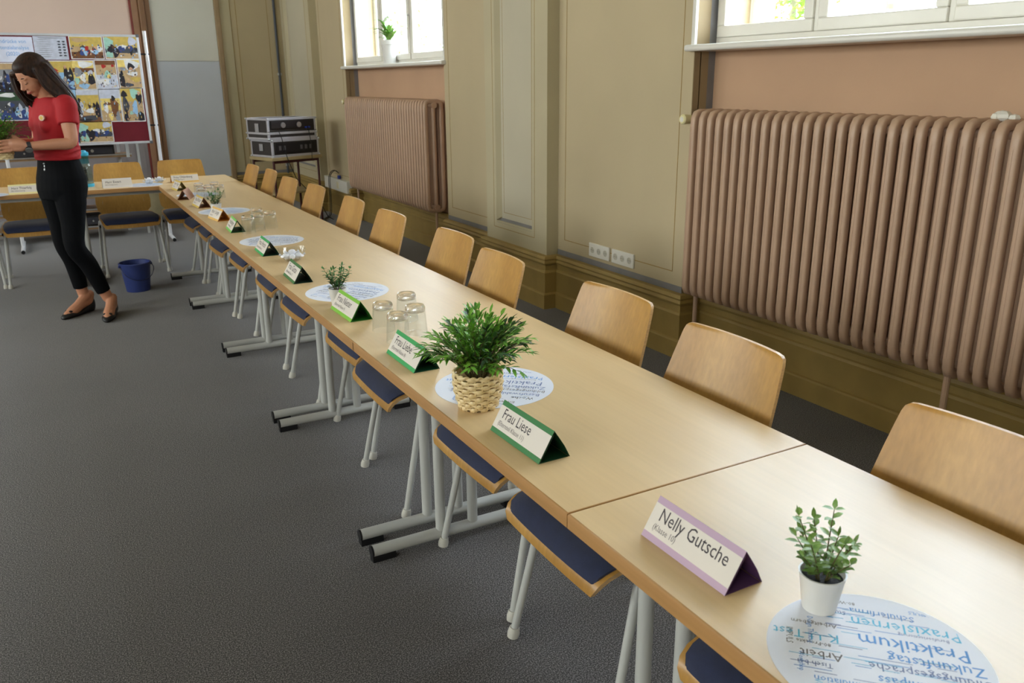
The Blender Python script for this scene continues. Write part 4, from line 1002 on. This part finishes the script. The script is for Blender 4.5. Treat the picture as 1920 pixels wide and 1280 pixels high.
# ================================================================== rack cases on their table
AY = math.radians(19); AP = (1.385, 8.05, 0)
t = thing('school_table', 'small beige topped side table with dark red legs under the stacked rack cases', 'table', AP, AY)
m_leg = mat('dark_red_tube', rgb(74, 26, 26), rough=.4); m_tt = mat('beige_laminate', rgb(170, 150, 108), rough=.5)
MB().box(0, .64, 0, .46, .70, .735).build('table_top', m_tt, t, smooth=0, bevel=.004)
MB().box(.02, .60, .04, .42, .33, .352).build('lower_shelf', m_tt, t, smooth=0, bevel=.003)
for x in (.03, .60):
    for y in (.03, .43): MB().tube([(x, y, 0), (x, y, .70)], .0135, 10).build('leg', m_leg, t)
MB().box(.03, .60, .02, .04, .672, .70).box(.03, .60, .42, .44, .672, .70).build('apron', m_leg, t, smooth=0)
m_case = mat('case_grey_board', rgb(46, 40, 38), rough=.6); m_ally = mat('case_aluminium_edge', rgb(190, 188, 194), rough=.4, metal=.3)
def case(z, x0, x1, y0, y1, h, label, split=None, extra=''):
    t = thing('rack_case', label, 'case', (AP[0], AP[1], z), AY, 'rack cases stacked on the side table')
    e = .022
    MB().box(x0+.004, x1-.004, y0+.004, y1-.004, .004, h-.004).build('case_body', m_case, t, smooth=0)
    fr = MB()
    for xx in (x0, x1-e):
        for yy in (y0, y1-e): fr.box(xx, xx+e, yy, yy+e, 0, h)
    for zz in [0, h-e]+([split] if split else []):
        fr.box(x0, x1, y0, y0+e, zz, zz+e+.004); fr.box(x0, x1, y1-e, y1, zz, zz+e); fr.box(x0, x0+e, y0, y1, zz, zz+e); fr.box(x1-e, x1, y0, y1, zz, zz+e)
    fr.build('edge_profile', m_ally, t, smooth=0, bevel=.002)
    if split:
        g_ = MB().box(x0-.001, x1+.001, y0-.001, y0+.01, split+e+.004, split+e+.010).build('lid_joint', m_black, t, smooth=0)
    for xx in (x0, x1):
        for yy in (y0, y1):
            for zz in [0, h]+([split+e/2] if split else []):
                MB().ball((xx, yy, zz+(.008 if zz == 0 else -.008 if zz == h else 0)), .014, .014, .012, 10, 6).build('corner_ball', m_alu, t)
    MB().box(x0-.006, x0, (y0+y1)/2-.035, (y0+y1)/2+.035, h*.35, h*.75).build('side_latch', m_alu, t, smooth=0, bevel=.002)
    return t
c1 = case(.7355, .02, .62, .02, .44, .185, 'lower silver edged black flight case on the side table')
MB().box(.07, .57, .014, .02, .045, .15).build('front_opening', m_black, c1, smooth=0, bevel=.002)
for x in (.10, .155, .37, .43, .49): MB().box(x, x+.03, .011, .014, .075, .12).build('button', mat('grey_button', rgb(92, 88, 90), rough=.5), c1, smooth=0, bevel=.001)
c2 = case(.9215, -.01, .60, .02, .44, .225, 'upper silver edged flight case with two round chrome latches', split=.055)
MB().box(.03, .56, .012, .02, .115, .195).build('front_lid_panel', mat('case_dark_front', rgb(26, 18, 18), rough=.5), c2, smooth=0, bevel=.002)
for x in (.175, .375):
    MB().tube([(x, .012, .15), (x, .004, .15)], [.030, .028], 20).build('round_latch', m_alu, c2)
for x in (.455, .495): MB().tube([(x, .012, .118), (x, -.012, .118)], .009, 10).build('blue_plug', mat('blue_plug', rgb(40, 60, 150), rough=.4), c2)
t = thing('case_cable', 'thin black cables hanging down the front of the rack cases', 'cable', (AP[0], AP[1], 0), AY)
cb = MB(); cb.tube([(.475, -.012, 1.04), (.485, -.016, .95), (.50, -.014, .85), (.495, -.016, .76), (.49, -.02, .69)], .0035, 6)
cb.build('cord', m_black, t)
cb = MB(); cb.tube([(.11, .008, 1.02), (.135, -.006, .93), (.16, -.006, .80), (.20, -.014, .66), (.26, -.03, .50), (.38, -.05, .36), (.52, -.06, .22), (.60, -.08, .05), (.66, -.1, .006)], .004, 6).build('cord', m_black, t)
MB().tube([(.30, .6, .30), (.30, .6, .68)], .02, 10).build('hanging_cable_bundle', m_black, t) if False else None

# ================================================================== the woman
PO = Vector((-.62, 5.03, 0))
t = thing('person', 'woman in red t-shirt and black trousers looking down at the plant she holds', 'person', PO)
m_skin = mat('skin', rgb(196, 138, 108), rough=.5, var=.04, scale=12)
m_shirt = mat('red_cotton', rgb(168, 14, 26), rough=.8, var=.06, scale=8, bump=.15, bscale=500)
m_trou = mat('black_trouser_cloth', rgb(12, 13, 16), rough=.85, var=.15, scale=10, spec=.12)
m_hair = mat('dark_brown_hair', rgb(62, 38, 26), rough=.5, c2=rgb(20, 13, 11), scale=14, stretch=(6, 6, 1), spec=.25)
m_shoe = mat('black_shoe_leather', rgb(18, 17, 19), rough=.45)
fwd = Vector((-.88, -.475, 0)).normalized(); lft = Vector((-fwd.y, fwd.x, 0))   # her left points to the camera side
def L3(p): return Vector(p)-PO
def loft(mb, secs, n=20, M=None):
    """secs: (centre, u vector, v vector); elliptical rings"""
    R = []
    for c, u, v in secs:
        c = Vector(c); R.append([c+Vector(u)*math.cos(2*PI*j/n)+Vector(v)*math.sin(2*PI*j/n) for j in range(n)])
    mb.rings(R)
def limb(mb, pts, rs, sq=1.0, n=14, ends=True):
    """rounded tapering tube through the joints"""
    pts = [Vector(p) for p in pts]; P = []; Rr = []
    k = len(pts)
    for i in range(k-1):
        m_ = 5
        for q in range(m_):
            u = q/m_; p0 = pts[max(i-1, 0)]; p1 = pts[i]; p2 = pts[i+1]; p3 = pts[min(i+2, k-1)]
            P.append(.5*((2*p1)+(-p0+p2)*u+(2*p0-5*p1+4*p2-p3)*u*u+(-p0+3*p1-3*p2+p3)*u**3)); Rr.append(rs[i]*(1-u)+rs[i+1]*u)
    P.append(pts[-1]); Rr.append(rs[-1])
    if ends:
        d0 = (P[0]-P[1]).normalized(); d1 = (P[-1]-P[-2]).normalized()
        P = [P[0]+d0*Rr[0]*.75, P[0]+d0*Rr[0]*.45]+P+[P[-1]+d1*Rr[-1]*.45, P[-1]+d1*Rr[-1]*.75]; Rr = [Rr[0]*.35, Rr[0]*.8]+Rr+[Rr[-1]*.8, Rr[-1]*.35]
    mb.tube(P, Rr, n, sq=sq)
hipc = Vector((-.675, 5.05, .90))
# joints in world coordinates
hipL = Vector((-.638, 4.975, .87)); kneeL = Vector((-.662, 4.945, .49)); ankL = Vector((-.515, 4.985, .115))
hipR = Vector((-.718, 5.125, .87)); kneeR = Vector((-.722, 5.120, .49)); ankR = Vector((-.658, 5.145, .125))
def torso(mb, g):
    """ring stack of the trunk, g = clothing ease"""
    rows = [(.80, -.680, 5.05, .118, .165), (.86, -.678, 5.05, .132, .178), (.93, -.672, 5.045, .130, .176), (1.0, -.672, 5.045, .112, .158), (1.07, -.674, 5.045, .100, .142), (1.13, -.672, 5.045, .100, .142),
            (1.20, -.664, 5.045, .108, .152), (1.27, -.656, 5.042, .118, .160), (1.33, -.650, 5.040, .112, .168), (1.385, -.650, 5.04, .092, .168), (1.42, -.655, 5.04, .070, .130), (1.445, -.660, 5.04, .052, .075)]
    secs = []
    for z, x, y, a, b in rows:
        secs.append(((x-PO.x, y-PO.y, z), fwd*(a+g), lft*(b+g)))
    return secs
bd = MB()
loft(bd, torso(bd, -.006))
neck0 = Vector((-.655, 5.04, 1.42)); neck1 = Vector((-.705, 5.02, 1.50))
limb(bd, [L3(neck0-Vector((0, 0, .03))), L3(neck1), L3(neck1+Vector((-.015, -.005, .04)))], [.058, .050, .050])
# head in its own frame
hf = Vector((-.885, -.465, 0)).normalized(); pitch = math.radians(33)
fx = hf*math.cos(pitch)-Vector((0, 0, 1))*math.sin(pitch); ly = Vector((-hf.y, hf.x, 0)); uz = fx.cross(ly).normalized()
HC = Vector((-.735, 5.01, 1.555))
HM = Matrix.Identity(4)
for i in range(3): HM[i][0], HM[i][1], HM[i][2], HM[i][3] = fx[i], ly[i], uz[i], (HC-PO)[i]
hd = MB()
hd.ball((-.012, 0, .028), .096, .074, .092, 22, 16)          # skull
hd.ball((.030, 0, -.020), .058, .058, .078, 20, 14)          # face
hd.ball((.050, 0, -.078), .030, .030, .026, 14, 10)          # chin
hd.ball((.018, 0, -.060), .050, .050, .040, 16, 10)          # jaw
for s in (-1, 1):
    hd.ball((.048, s*.030, -.022), .028, .022, .024, 12, 8)  # cheeks
    hd.ball((.066, s*.026, .026), .016, .024, .012, 12, 8)   # brow
    hd.ball((.004, s*.074, -.006), .012, .007, .028, 10, 8)  # ears
    hd.ball((.070, s*.027, .007), .012, .016, .010, 12, 8)   # closed lids
hd.tube([(.078, 0, .022), (.090, 0, .0), (.106, 0, -.022), (.098, 0, -.032)], [.007, .009, .012, .008], 10)
for s in (-1, 1): hd.ball((.092, s*.010, -.028), .010, .008, .007, 8, 6)
hd.tube([(.078, -.022, -.050), (.090, 0, -.053), (.078, .022, -.050)], [.005, .009, .005], 8)
hd.tube([(.076, -.018, -.058), (.088, 0, -.061), (.076, .018, -.058)], [.005, .008, .005], 8)
bd.add([tuple(HM @ Vector(v)) for v in hd.v], hd.f)
# arms
shL = Vector((-.582, 4.893, 1.385)); elL = Vector((-.592, 4.835, 1.165)); wrL = Vector((-.835, 4.785, 1.150))
shR = Vector((-.722, 5.188, 1.385)); elR = Vector((-.775, 5.20, 1.150)); wrR = Vector((-.945, 5.03, 1.150))
limb(bd, [L3(shL), L3((shL+elL)/2), L3(elL), L3((elL+wrL)/2+Vector((.03, 0, -.002))), L3(wrL)], [.052, .044, .038, .034, .0235])
limb(bd, [L3(shR), L3((shR+elR)/2), L3(elR), L3((elR+wrR)/2), L3(wrR)], [.052, .044, .038, .034, .0235])
# hands close round the basket held at BC
BC = Vector((-.972, 4.870, 1.075))
def hand(mb, wr, pc, nrm, side, up, fingers, thumb):
    """palm block from wrist to pc plus five finger chains given in world points"""
    limb(mb, [L3(wr), L3(wr.lerp(pc, .5)), L3(pc)], [.024, .030, .031], n=12)
    for pts, r in fingers+[thumb]:
        limb(mb, [L3(p) for p in pts], [r, r, r*.95, r*.82][:len(pts)], n=10)
def around(a, z, rad): return Vector((BC.x+math.cos(a)*rad, BC.y+math.sin(a)*rad, z))
rb = .076
palmL = Vector((-.900, 4.800, 1.168))
limb(bd, [L3(wrL), L3(wrL.lerp(palmL, .45)+Vector((0, 0, .006))), L3(palmL)], [.0235, .033, .034], n=14)
limb(bd, [L3(wrL+Vector((-.02, 0, -.008))), L3(palmL+Vector((.006, -.002, -.022)))], [.022, .027], n=12)
for k, (zk, ln) in enumerate(((1.190, 1.42), (1.169, 1.62), (1.148, 1.55), (1.128, 1.25))):
    a0 = -.95
    base = palmL+Vector((-.012, .004, (1.5-k)*.017))
    pts = [L3(base), L3(around(a0-.05, zk, rb+.018)), L3(around(a0-.45*ln, zk-.004, rb+.010)), L3(around(a0-.80*ln, zk-.010, rb+.007))]
    limb(bd, pts, [.0092, .0084, .0078, .0070], n=10)
limb(bd, [L3(palmL+Vector((.030, .015, .020))), L3(palmL+Vector((.004, .030, .040))), L3(around(-.25, 1.205, rb+.012)), L3(around(.12, 1.205, rb+.006))], [.015, .013, .0115, .0095], n=10)
palmR = Vector((-.965, 4.985, 1.150))
limb(bd, [L3(wrR), L3(palmR)], [.0235, .032], n=14)
for k, zk in enumerate((1.175, 1.157, 1.139, 1.122)):
    base = palmR+Vector((-.006, -.002, (1.5-k)*.017))
    limb(bd, [L3(base), L3(around(1.7, zk, rb+.016)), L3(around(2.3, zk-.003, rb+.010)), L3(around(2.85, zk-.008, rb+.007))], [.0105, .0098, .009, .0078], n=10)
limb(bd, [L3(palmR+Vector((.03, -.01, .02))), L3(around(1.0, 1.195, rb+.014)), L3(around(.62, 1.198, rb+.008))], [.014, .0118, .0095], n=10)
# legs and feet
limb(bd, [L3(hipL), L3(hipL.lerp(kneeL, .5)), L3(kneeL), L3(kneeL.lerp(ankL, .35)+Vector((.012, .008, 0))), L3(ankL)], [.082, .068, .052, .048, .034], n=16)
limb(bd, [L3(hipR), L3(hipR.lerp(kneeR, .5)), L3(kneeR), L3(kneeR.lerp(ankR, .35)+Vector((.012, .004, 0))), L3(ankR)], [.082, .068, .052, .048, .034], n=16)
def foot(mb, heel, toe, lift):
    heel = Vector(heel); toe = Vector(toe); d = (toe-heel)
    limb(mb, [L3(heel+Vector((0, 0, .095+lift))), L3(heel+d*.08+Vector((0, 0, .035+lift)))], [.033, .030], n=12)
    limb(mb, [L3(heel+d*.06+Vector((0, 0, .034+lift))), L3(heel+d*.35+Vector((0, 0, .045+lift*.8))), L3(heel+d*.65+Vector((0, 0, .032+lift*.3))), L3(heel+d*.90+Vector((0, 0, .020)))], [.028, .034, .036, .024], n=12)
    limb(mb, [L3(heel+d*.10+Vector((0, 0, .090+lift))), L3(heel+d*.45+Vector((0, 0, .052+lift*.6)))], [.034, .028], n=12)
heelL, toeL = Vector((-.490, 5.01, 0)), Vector((-.553, 4.775, 0))
heelR, toeR = Vector((-.622, 5.165, 0)), Vector((-.800, 5.00, 0))
foot(bd, heelL, toeL, .022); foot(bd, heelR, toeR, .030)
me = remeshed(bd, 'body', m_skin, .0042, 2, .5)
b_ = bpy.data.objects.new('body', me); COL.objects.link(b_); b_.parent = t
# face details
fc = MB()
for s in (-1, 1):
    fc.tube([HM @ Vector(p) for p in ((.075, s*.012, .030), (.082, s*.024, .035), (.078, s*.036, .035), (.068, s*.045, .029))], [.0016, .0028, .0026, .001], 6)
fc.build('eyebrows', m_hair, b_)
fc = MB()
for s in (-1, 1):
    fc.tube([HM @ Vector(p) for p in ((.076, s*.014, .002), (.083, s*.024, -.003), (.080, s*.033, -.003), (.071, s*.042, .003))], [.001, .0018, .0018, .001], 6)
fc.build('eyelashes', m_hair, b_)
fc = MB().tube([HM @ Vector(p) for p in ((.074, -.027, -.048), (.090, -.010, -.056), (.095, 0, -.057), (.090, .010, -.056), (.074, .027, -.048))], [.0015, .0045, .005, .0045, .0015], 8).build('lips', mat('lips', rgb(176, 92, 88), rough=.4), b_)

# hair: one shaped mass with locks over it
hr = MB()
def H(p): return tuple(HM @ Vector(p))
tmp = MB(); tmp.ball((-.026, 0, .042), .102, .086, .094, 22, 16); tmp.ball((.002, 0, .082), .074, .068, .046, 18, 12); tmp.ball((-.050, 0, .000), .080, .082, .085, 18, 12)
for s in (-1, 1): tmp.ball((-.022, s*.058, .042), .060, .026, .050, 16, 10)
hr.add([tuple(HM @ Vector(v)) for v in tmp.v], tmp.f)
def W3(x, y, z): return L3((x, y, z))
# near side: hair sweeps from the crown behind the jaw to the back of the shoulder
near = [(H((-.012, .076, .045)), W3(-.675, 4.925, 1.510), W3(-.620, 4.915, 1.445), W3(-.575, 4.94, 1.39), .026),
        (H((-.02, .080, .030)), W3(-.650, 4.935, 1.520), W3(-.595, 4.930, 1.450), W3(-.545, 4.96, 1.36), .030),
        (H((-.06, .070, .030)), W3(-.625, 4.955, 1.530), W3(-.570, 4.960, 1.450), W3(-.525, 4.99, 1.34), .032),
        (H((-.09, .040, .030)), W3(-.610, 4.995, 1.530), W3(-.560, 5.010, 1.450), W3(-.515, 5.03, 1.33), .034),
        (H((-.10, .000, .020)), W3(-.610, 5.045, 1.520), W3(-.565, 5.065, 1.440), W3(-.525, 5.08, 1.33), .034),
        (H((-.08, -.050, .010)), W3(-.640, 5.100, 1.500), W3(-.600, 5.120, 1.420), W3(-.570, 5.13, 1.33), .032)]
for a, b, c, d, r in near: limb(hr, [Vector(a), b, c, d], [r, r, r*.95, r*.5], n=10)
# far side: falls straight down past the face and curls under the chin
far = [(H((.058, -.058, .060)), W3(-.850, 5.080, 1.560), W3(-.838, 5.075, 1.465), W3(-.790, 5.06, 1.385), .016),
       (H((.040, -.066, .050)), W3(-.830, 5.095, 1.540), W3(-.815, 5.090, 1.440), W3(-.760, 5.065, 1.380), .020),
       (H((.010, -.074, .040)), W3(-.800, 5.110, 1.520), W3(-.785, 5.105, 1.430), W3(-.735, 5.08, 1.378), .024),
       (H((-.03, -.076, .030)), W3(-.760, 5.120, 1.500), W3(-.740, 5.12, 1.43), W3(-.70, 5.10, 1.385), .026)]
for a, b, c, d, r in far: limb(hr, [Vector(a), b, c, d], [r, r, r*.95, r*.55], n=10)
hm = remeshed(hr, 'hair', m_hair, .006, 2, .5)
h_ = bpy.data.objects.new('hair', hm); COL.objects.link(h_); h_.parent = t
random.seed(8)
lk = MB()
for a, b, c, d, r in near+far:
    for _ in range(9):
        o_ = Vector((random.uniform(-1, 1), random.uniform(-1, 1), random.uniform(-.6, .6)))*r*1.0
        P = [Vector(a)+o_*.8, b+o_, c+o_*.95, d+o_*.7+Vector((random.uniform(-.012, .012), 0, random.uniform(-.03, .02)))]
        st = [.5*((2*P[i])+(-P[max(i-1, 0)]+P[i+1])*u+(2*P[max(i-1, 0)]-5*P[i]+4*P[i+1]-P[min(i+2, 3)])*u*u+(-P[max(i-1, 0)]+3*P[i]-3*P[i+1]+P[min(i+2, 3)])*u**3) for i in range(3) for u in (0, .33, .66)]+[P[3]]
        lk.tube(st, [.004]*8+[.003, .0008], 5)
lk.build('hair_locks', m_hair, h_)

# t-shirt with short sleeves
sh = MB()
secs = torso(sh, .010)[3:]
secs[0] = (Vector(secs[0][0])+Vector((0, 0, .048)), fwd*.122, lft*.160)
secs[1] = (secs[1][0]+Vector((0, 0, .012)) if isinstance(secs[1][0], Vector) else Vector(secs[1][0])+Vector((0, 0, .012)), fwd*.122, lft*.158)
secs[2] = (secs[2][0], fwd*.118, lft*.158)
secs[-1] = (Vector(secs[-1][0])+Vector((0, 0, -.012)), fwd*.066, lft*.086)
loft(sh, secs, 26)
limb(sh, [L3(shL+Vector((-.03, .05, .0))), L3(shL), L3(shL.lerp(elL, .30)), L3(shL.lerp(elL, .52))], [.055, .062, .060, .059], n=18, ends=False)
limb(sh, [L3(shR+Vector((.03, -.05, .0))), L3(shR), L3(shR.lerp(elR, .30)), L3(shR.lerp(elR, .52))], [.055, .062, .060, .059], n=18, ends=False)
# bust and soft folds at the waist
for s in (-1, 1): sh.ball(L3(Vector((-.655, 5.04, 1.265))+fwd*.082+lft*s*.062), .052, .052, .056, 14, 10)
for z, k in ((1.075, .0), (1.10, 1.4), (1.13, 2.9)):
    sh.tube([L3(Vector((-.672, 5.045, z+.010*math.sin(3*a+k)))+fwd*math.cos(a)*.122+lft*math.sin(a)*.160) for a in [2*PI*i/40 for i in range(40)]], .006, 6, closed=True)
sm = remeshed(sh, 't_shirt', m_shirt, .006, 4, .5)
s_ = bpy.data.objects.new('t_shirt', sm); COL.objects.link(s_); s_.parent = t
# printed badge on her left chest
bp_ = Vector((-.655, 5.04, 1.310))+fwd*.118+lft*.082
nb = (fwd*.93+lft*.38+Vector((0, 0, .05))).normalized(); ub = Vector((0, 0, 1)); xb = ub.cross(nb).normalized()
Mb = frame_m(L3(bp_+nb*.016), xb, nb.cross(xb))
bg_ = MB().lathe([(.018, -.010), (.018, 0), (.0002, .001)], 20, M=Mb); bg_.mi = 1; bg_.lathe([(.011, .0012), (.0002, .0015)], 16, M=Mb, cap=False)
bg_.build('chest_badge', [mat('badge_cream', rgb(226, 190, 170), rough=.6), mat('badge_yellow', rgb(226, 190, 90), rough=.6)], s_)

# trousers
tr = MB(); ts = torso(tr, .006)[:5]
ts[-1] = (Vector(ts[-1][0])+Vector((0, 0, -.012)), fwd*.107, lft*.148)
loft(tr, ts, 26)
tr.ball(L3(Vector((-.668, 5.05, .885))-fwd*.055), .085, .15, .085, 18, 12)
for hp, kn, an, e in ((hipL, kneeL, ankL, Vector((.012, .008, 0))), (hipR, kneeR, ankR, Vector((.012, .004, 0)))):
    end = kn.lerp(an, .86)
    limb(tr, [L3(hp+Vector((0, 0, .02))), L3(hp.lerp(kn, .25)), L3(hp.lerp(kn, .6)), L3(kn), L3(kn.lerp(an, .35)+e), L3(end)], [.098, .093, .073, .062, .057, .045], n=18, ends=False)
tm = remeshed(tr, 'trousers', m_trou, .0065, 3, .5)
t_ = bpy.data.objects.new('trousers', tm); COL.objects.link(t_); t_.parent = t
wb = Vector((-.674, 5.045, 1.0))+fwd*.112+lft*.03
z_ = MB(); z_.ball(L3(wb+Vector((0, 0, .03))), .006, .006, .006, 8, 6); z_.ball(L3(wb+Vector((0, 0, .012))), .004, .004, .010, 8, 6); z_.ball(L3(wb+Vector((0, 0, -.008))), .008, .008, .010, 8, 6)
z_.build('zip_pull', m_alu, t_)
# watch on the near wrist
wd = (wrL-elL).normalized()
wp = L3(wrL-wd*.012)
wt = MB().tube([wp-wd*.011, wp+wd*.011], [.0275, .0265], 20).build('watch_strap', mat('watch_strap_grey', rgb(46, 46, 52), rough=.6), t)
sd = Vector((0, -.75, -.66)).normalized()
MB().tube([wp+sd*.022, wp+sd*.034], [.020, .019], 20).build('watch_case', m_black, wt)
MB().tube([wp+sd*.0338, wp+sd*.0352], [.0205, .0185], 20).build('watch_bezel', m_alu, wt)
# shoes: ballet flats with a low wedge
def shoe(heel, toe, lift, label=None):
    heel = Vector(heel); toe = Vector(toe); d = (toe-heel); Ld = d.length; dn = d/Ld; sd_ = Vector((-dn.y, dn.x, 0))
    mb = MB(); R = []
    st = [(-.10, .012, .062, .004), (-.06, .026, .074, .0), (.03, .032, .070, 0), (.20, .033, .044, 0), (.38, .031, .034, 0), (.55, .036, .033, 0), (.68, .040, .038, 0), (.80, .039, .046, 0), (.92, .033, .040, 0), (1.02, .020, .028, .002), (1.06, .006, .016, .005)]
    # outer wall ring stack, closed solid; the bare foot comes through the top
    n = 18
    for u, w_, h, b in st:
        z0 = b; lf = lift*max(0, 1-max(0, u)/.6)
        R.append([L3(heel+dn*Ld*u+sd_*(w_*math.cos(a))+Vector((0, 0, z0+(h+lf-z0)*(.5+.5*math.sin(a)) if True else 0))) for a in [2*PI*j/n for j in range(n)]])
    mb.rings(R)
    o = mb.build('shoe', m_shoe, t, smooth=60)
    bw = MB().ball(L3(heel+dn*Ld*.80+Vector((0, 0, .047))), .014, .014, .008, 10, 6)
    for s in (-1, 1): bw.ball(L3(heel+dn*Ld*.80+sd_*s*.016+Vector((0, 0, .046))), .014, .014, .009, 10, 6)
    bw.build('bow', m_shoe, o)
shoe(heelL, toeL, .022); shoe(heelR, toeR, .030)
# the basket plant she holds
basket_plant(tuple(BC), 'grass plant in a straw basket in the woman\'s hands', 33, n=110, R0=.066, H0=.105, spread=1.1)
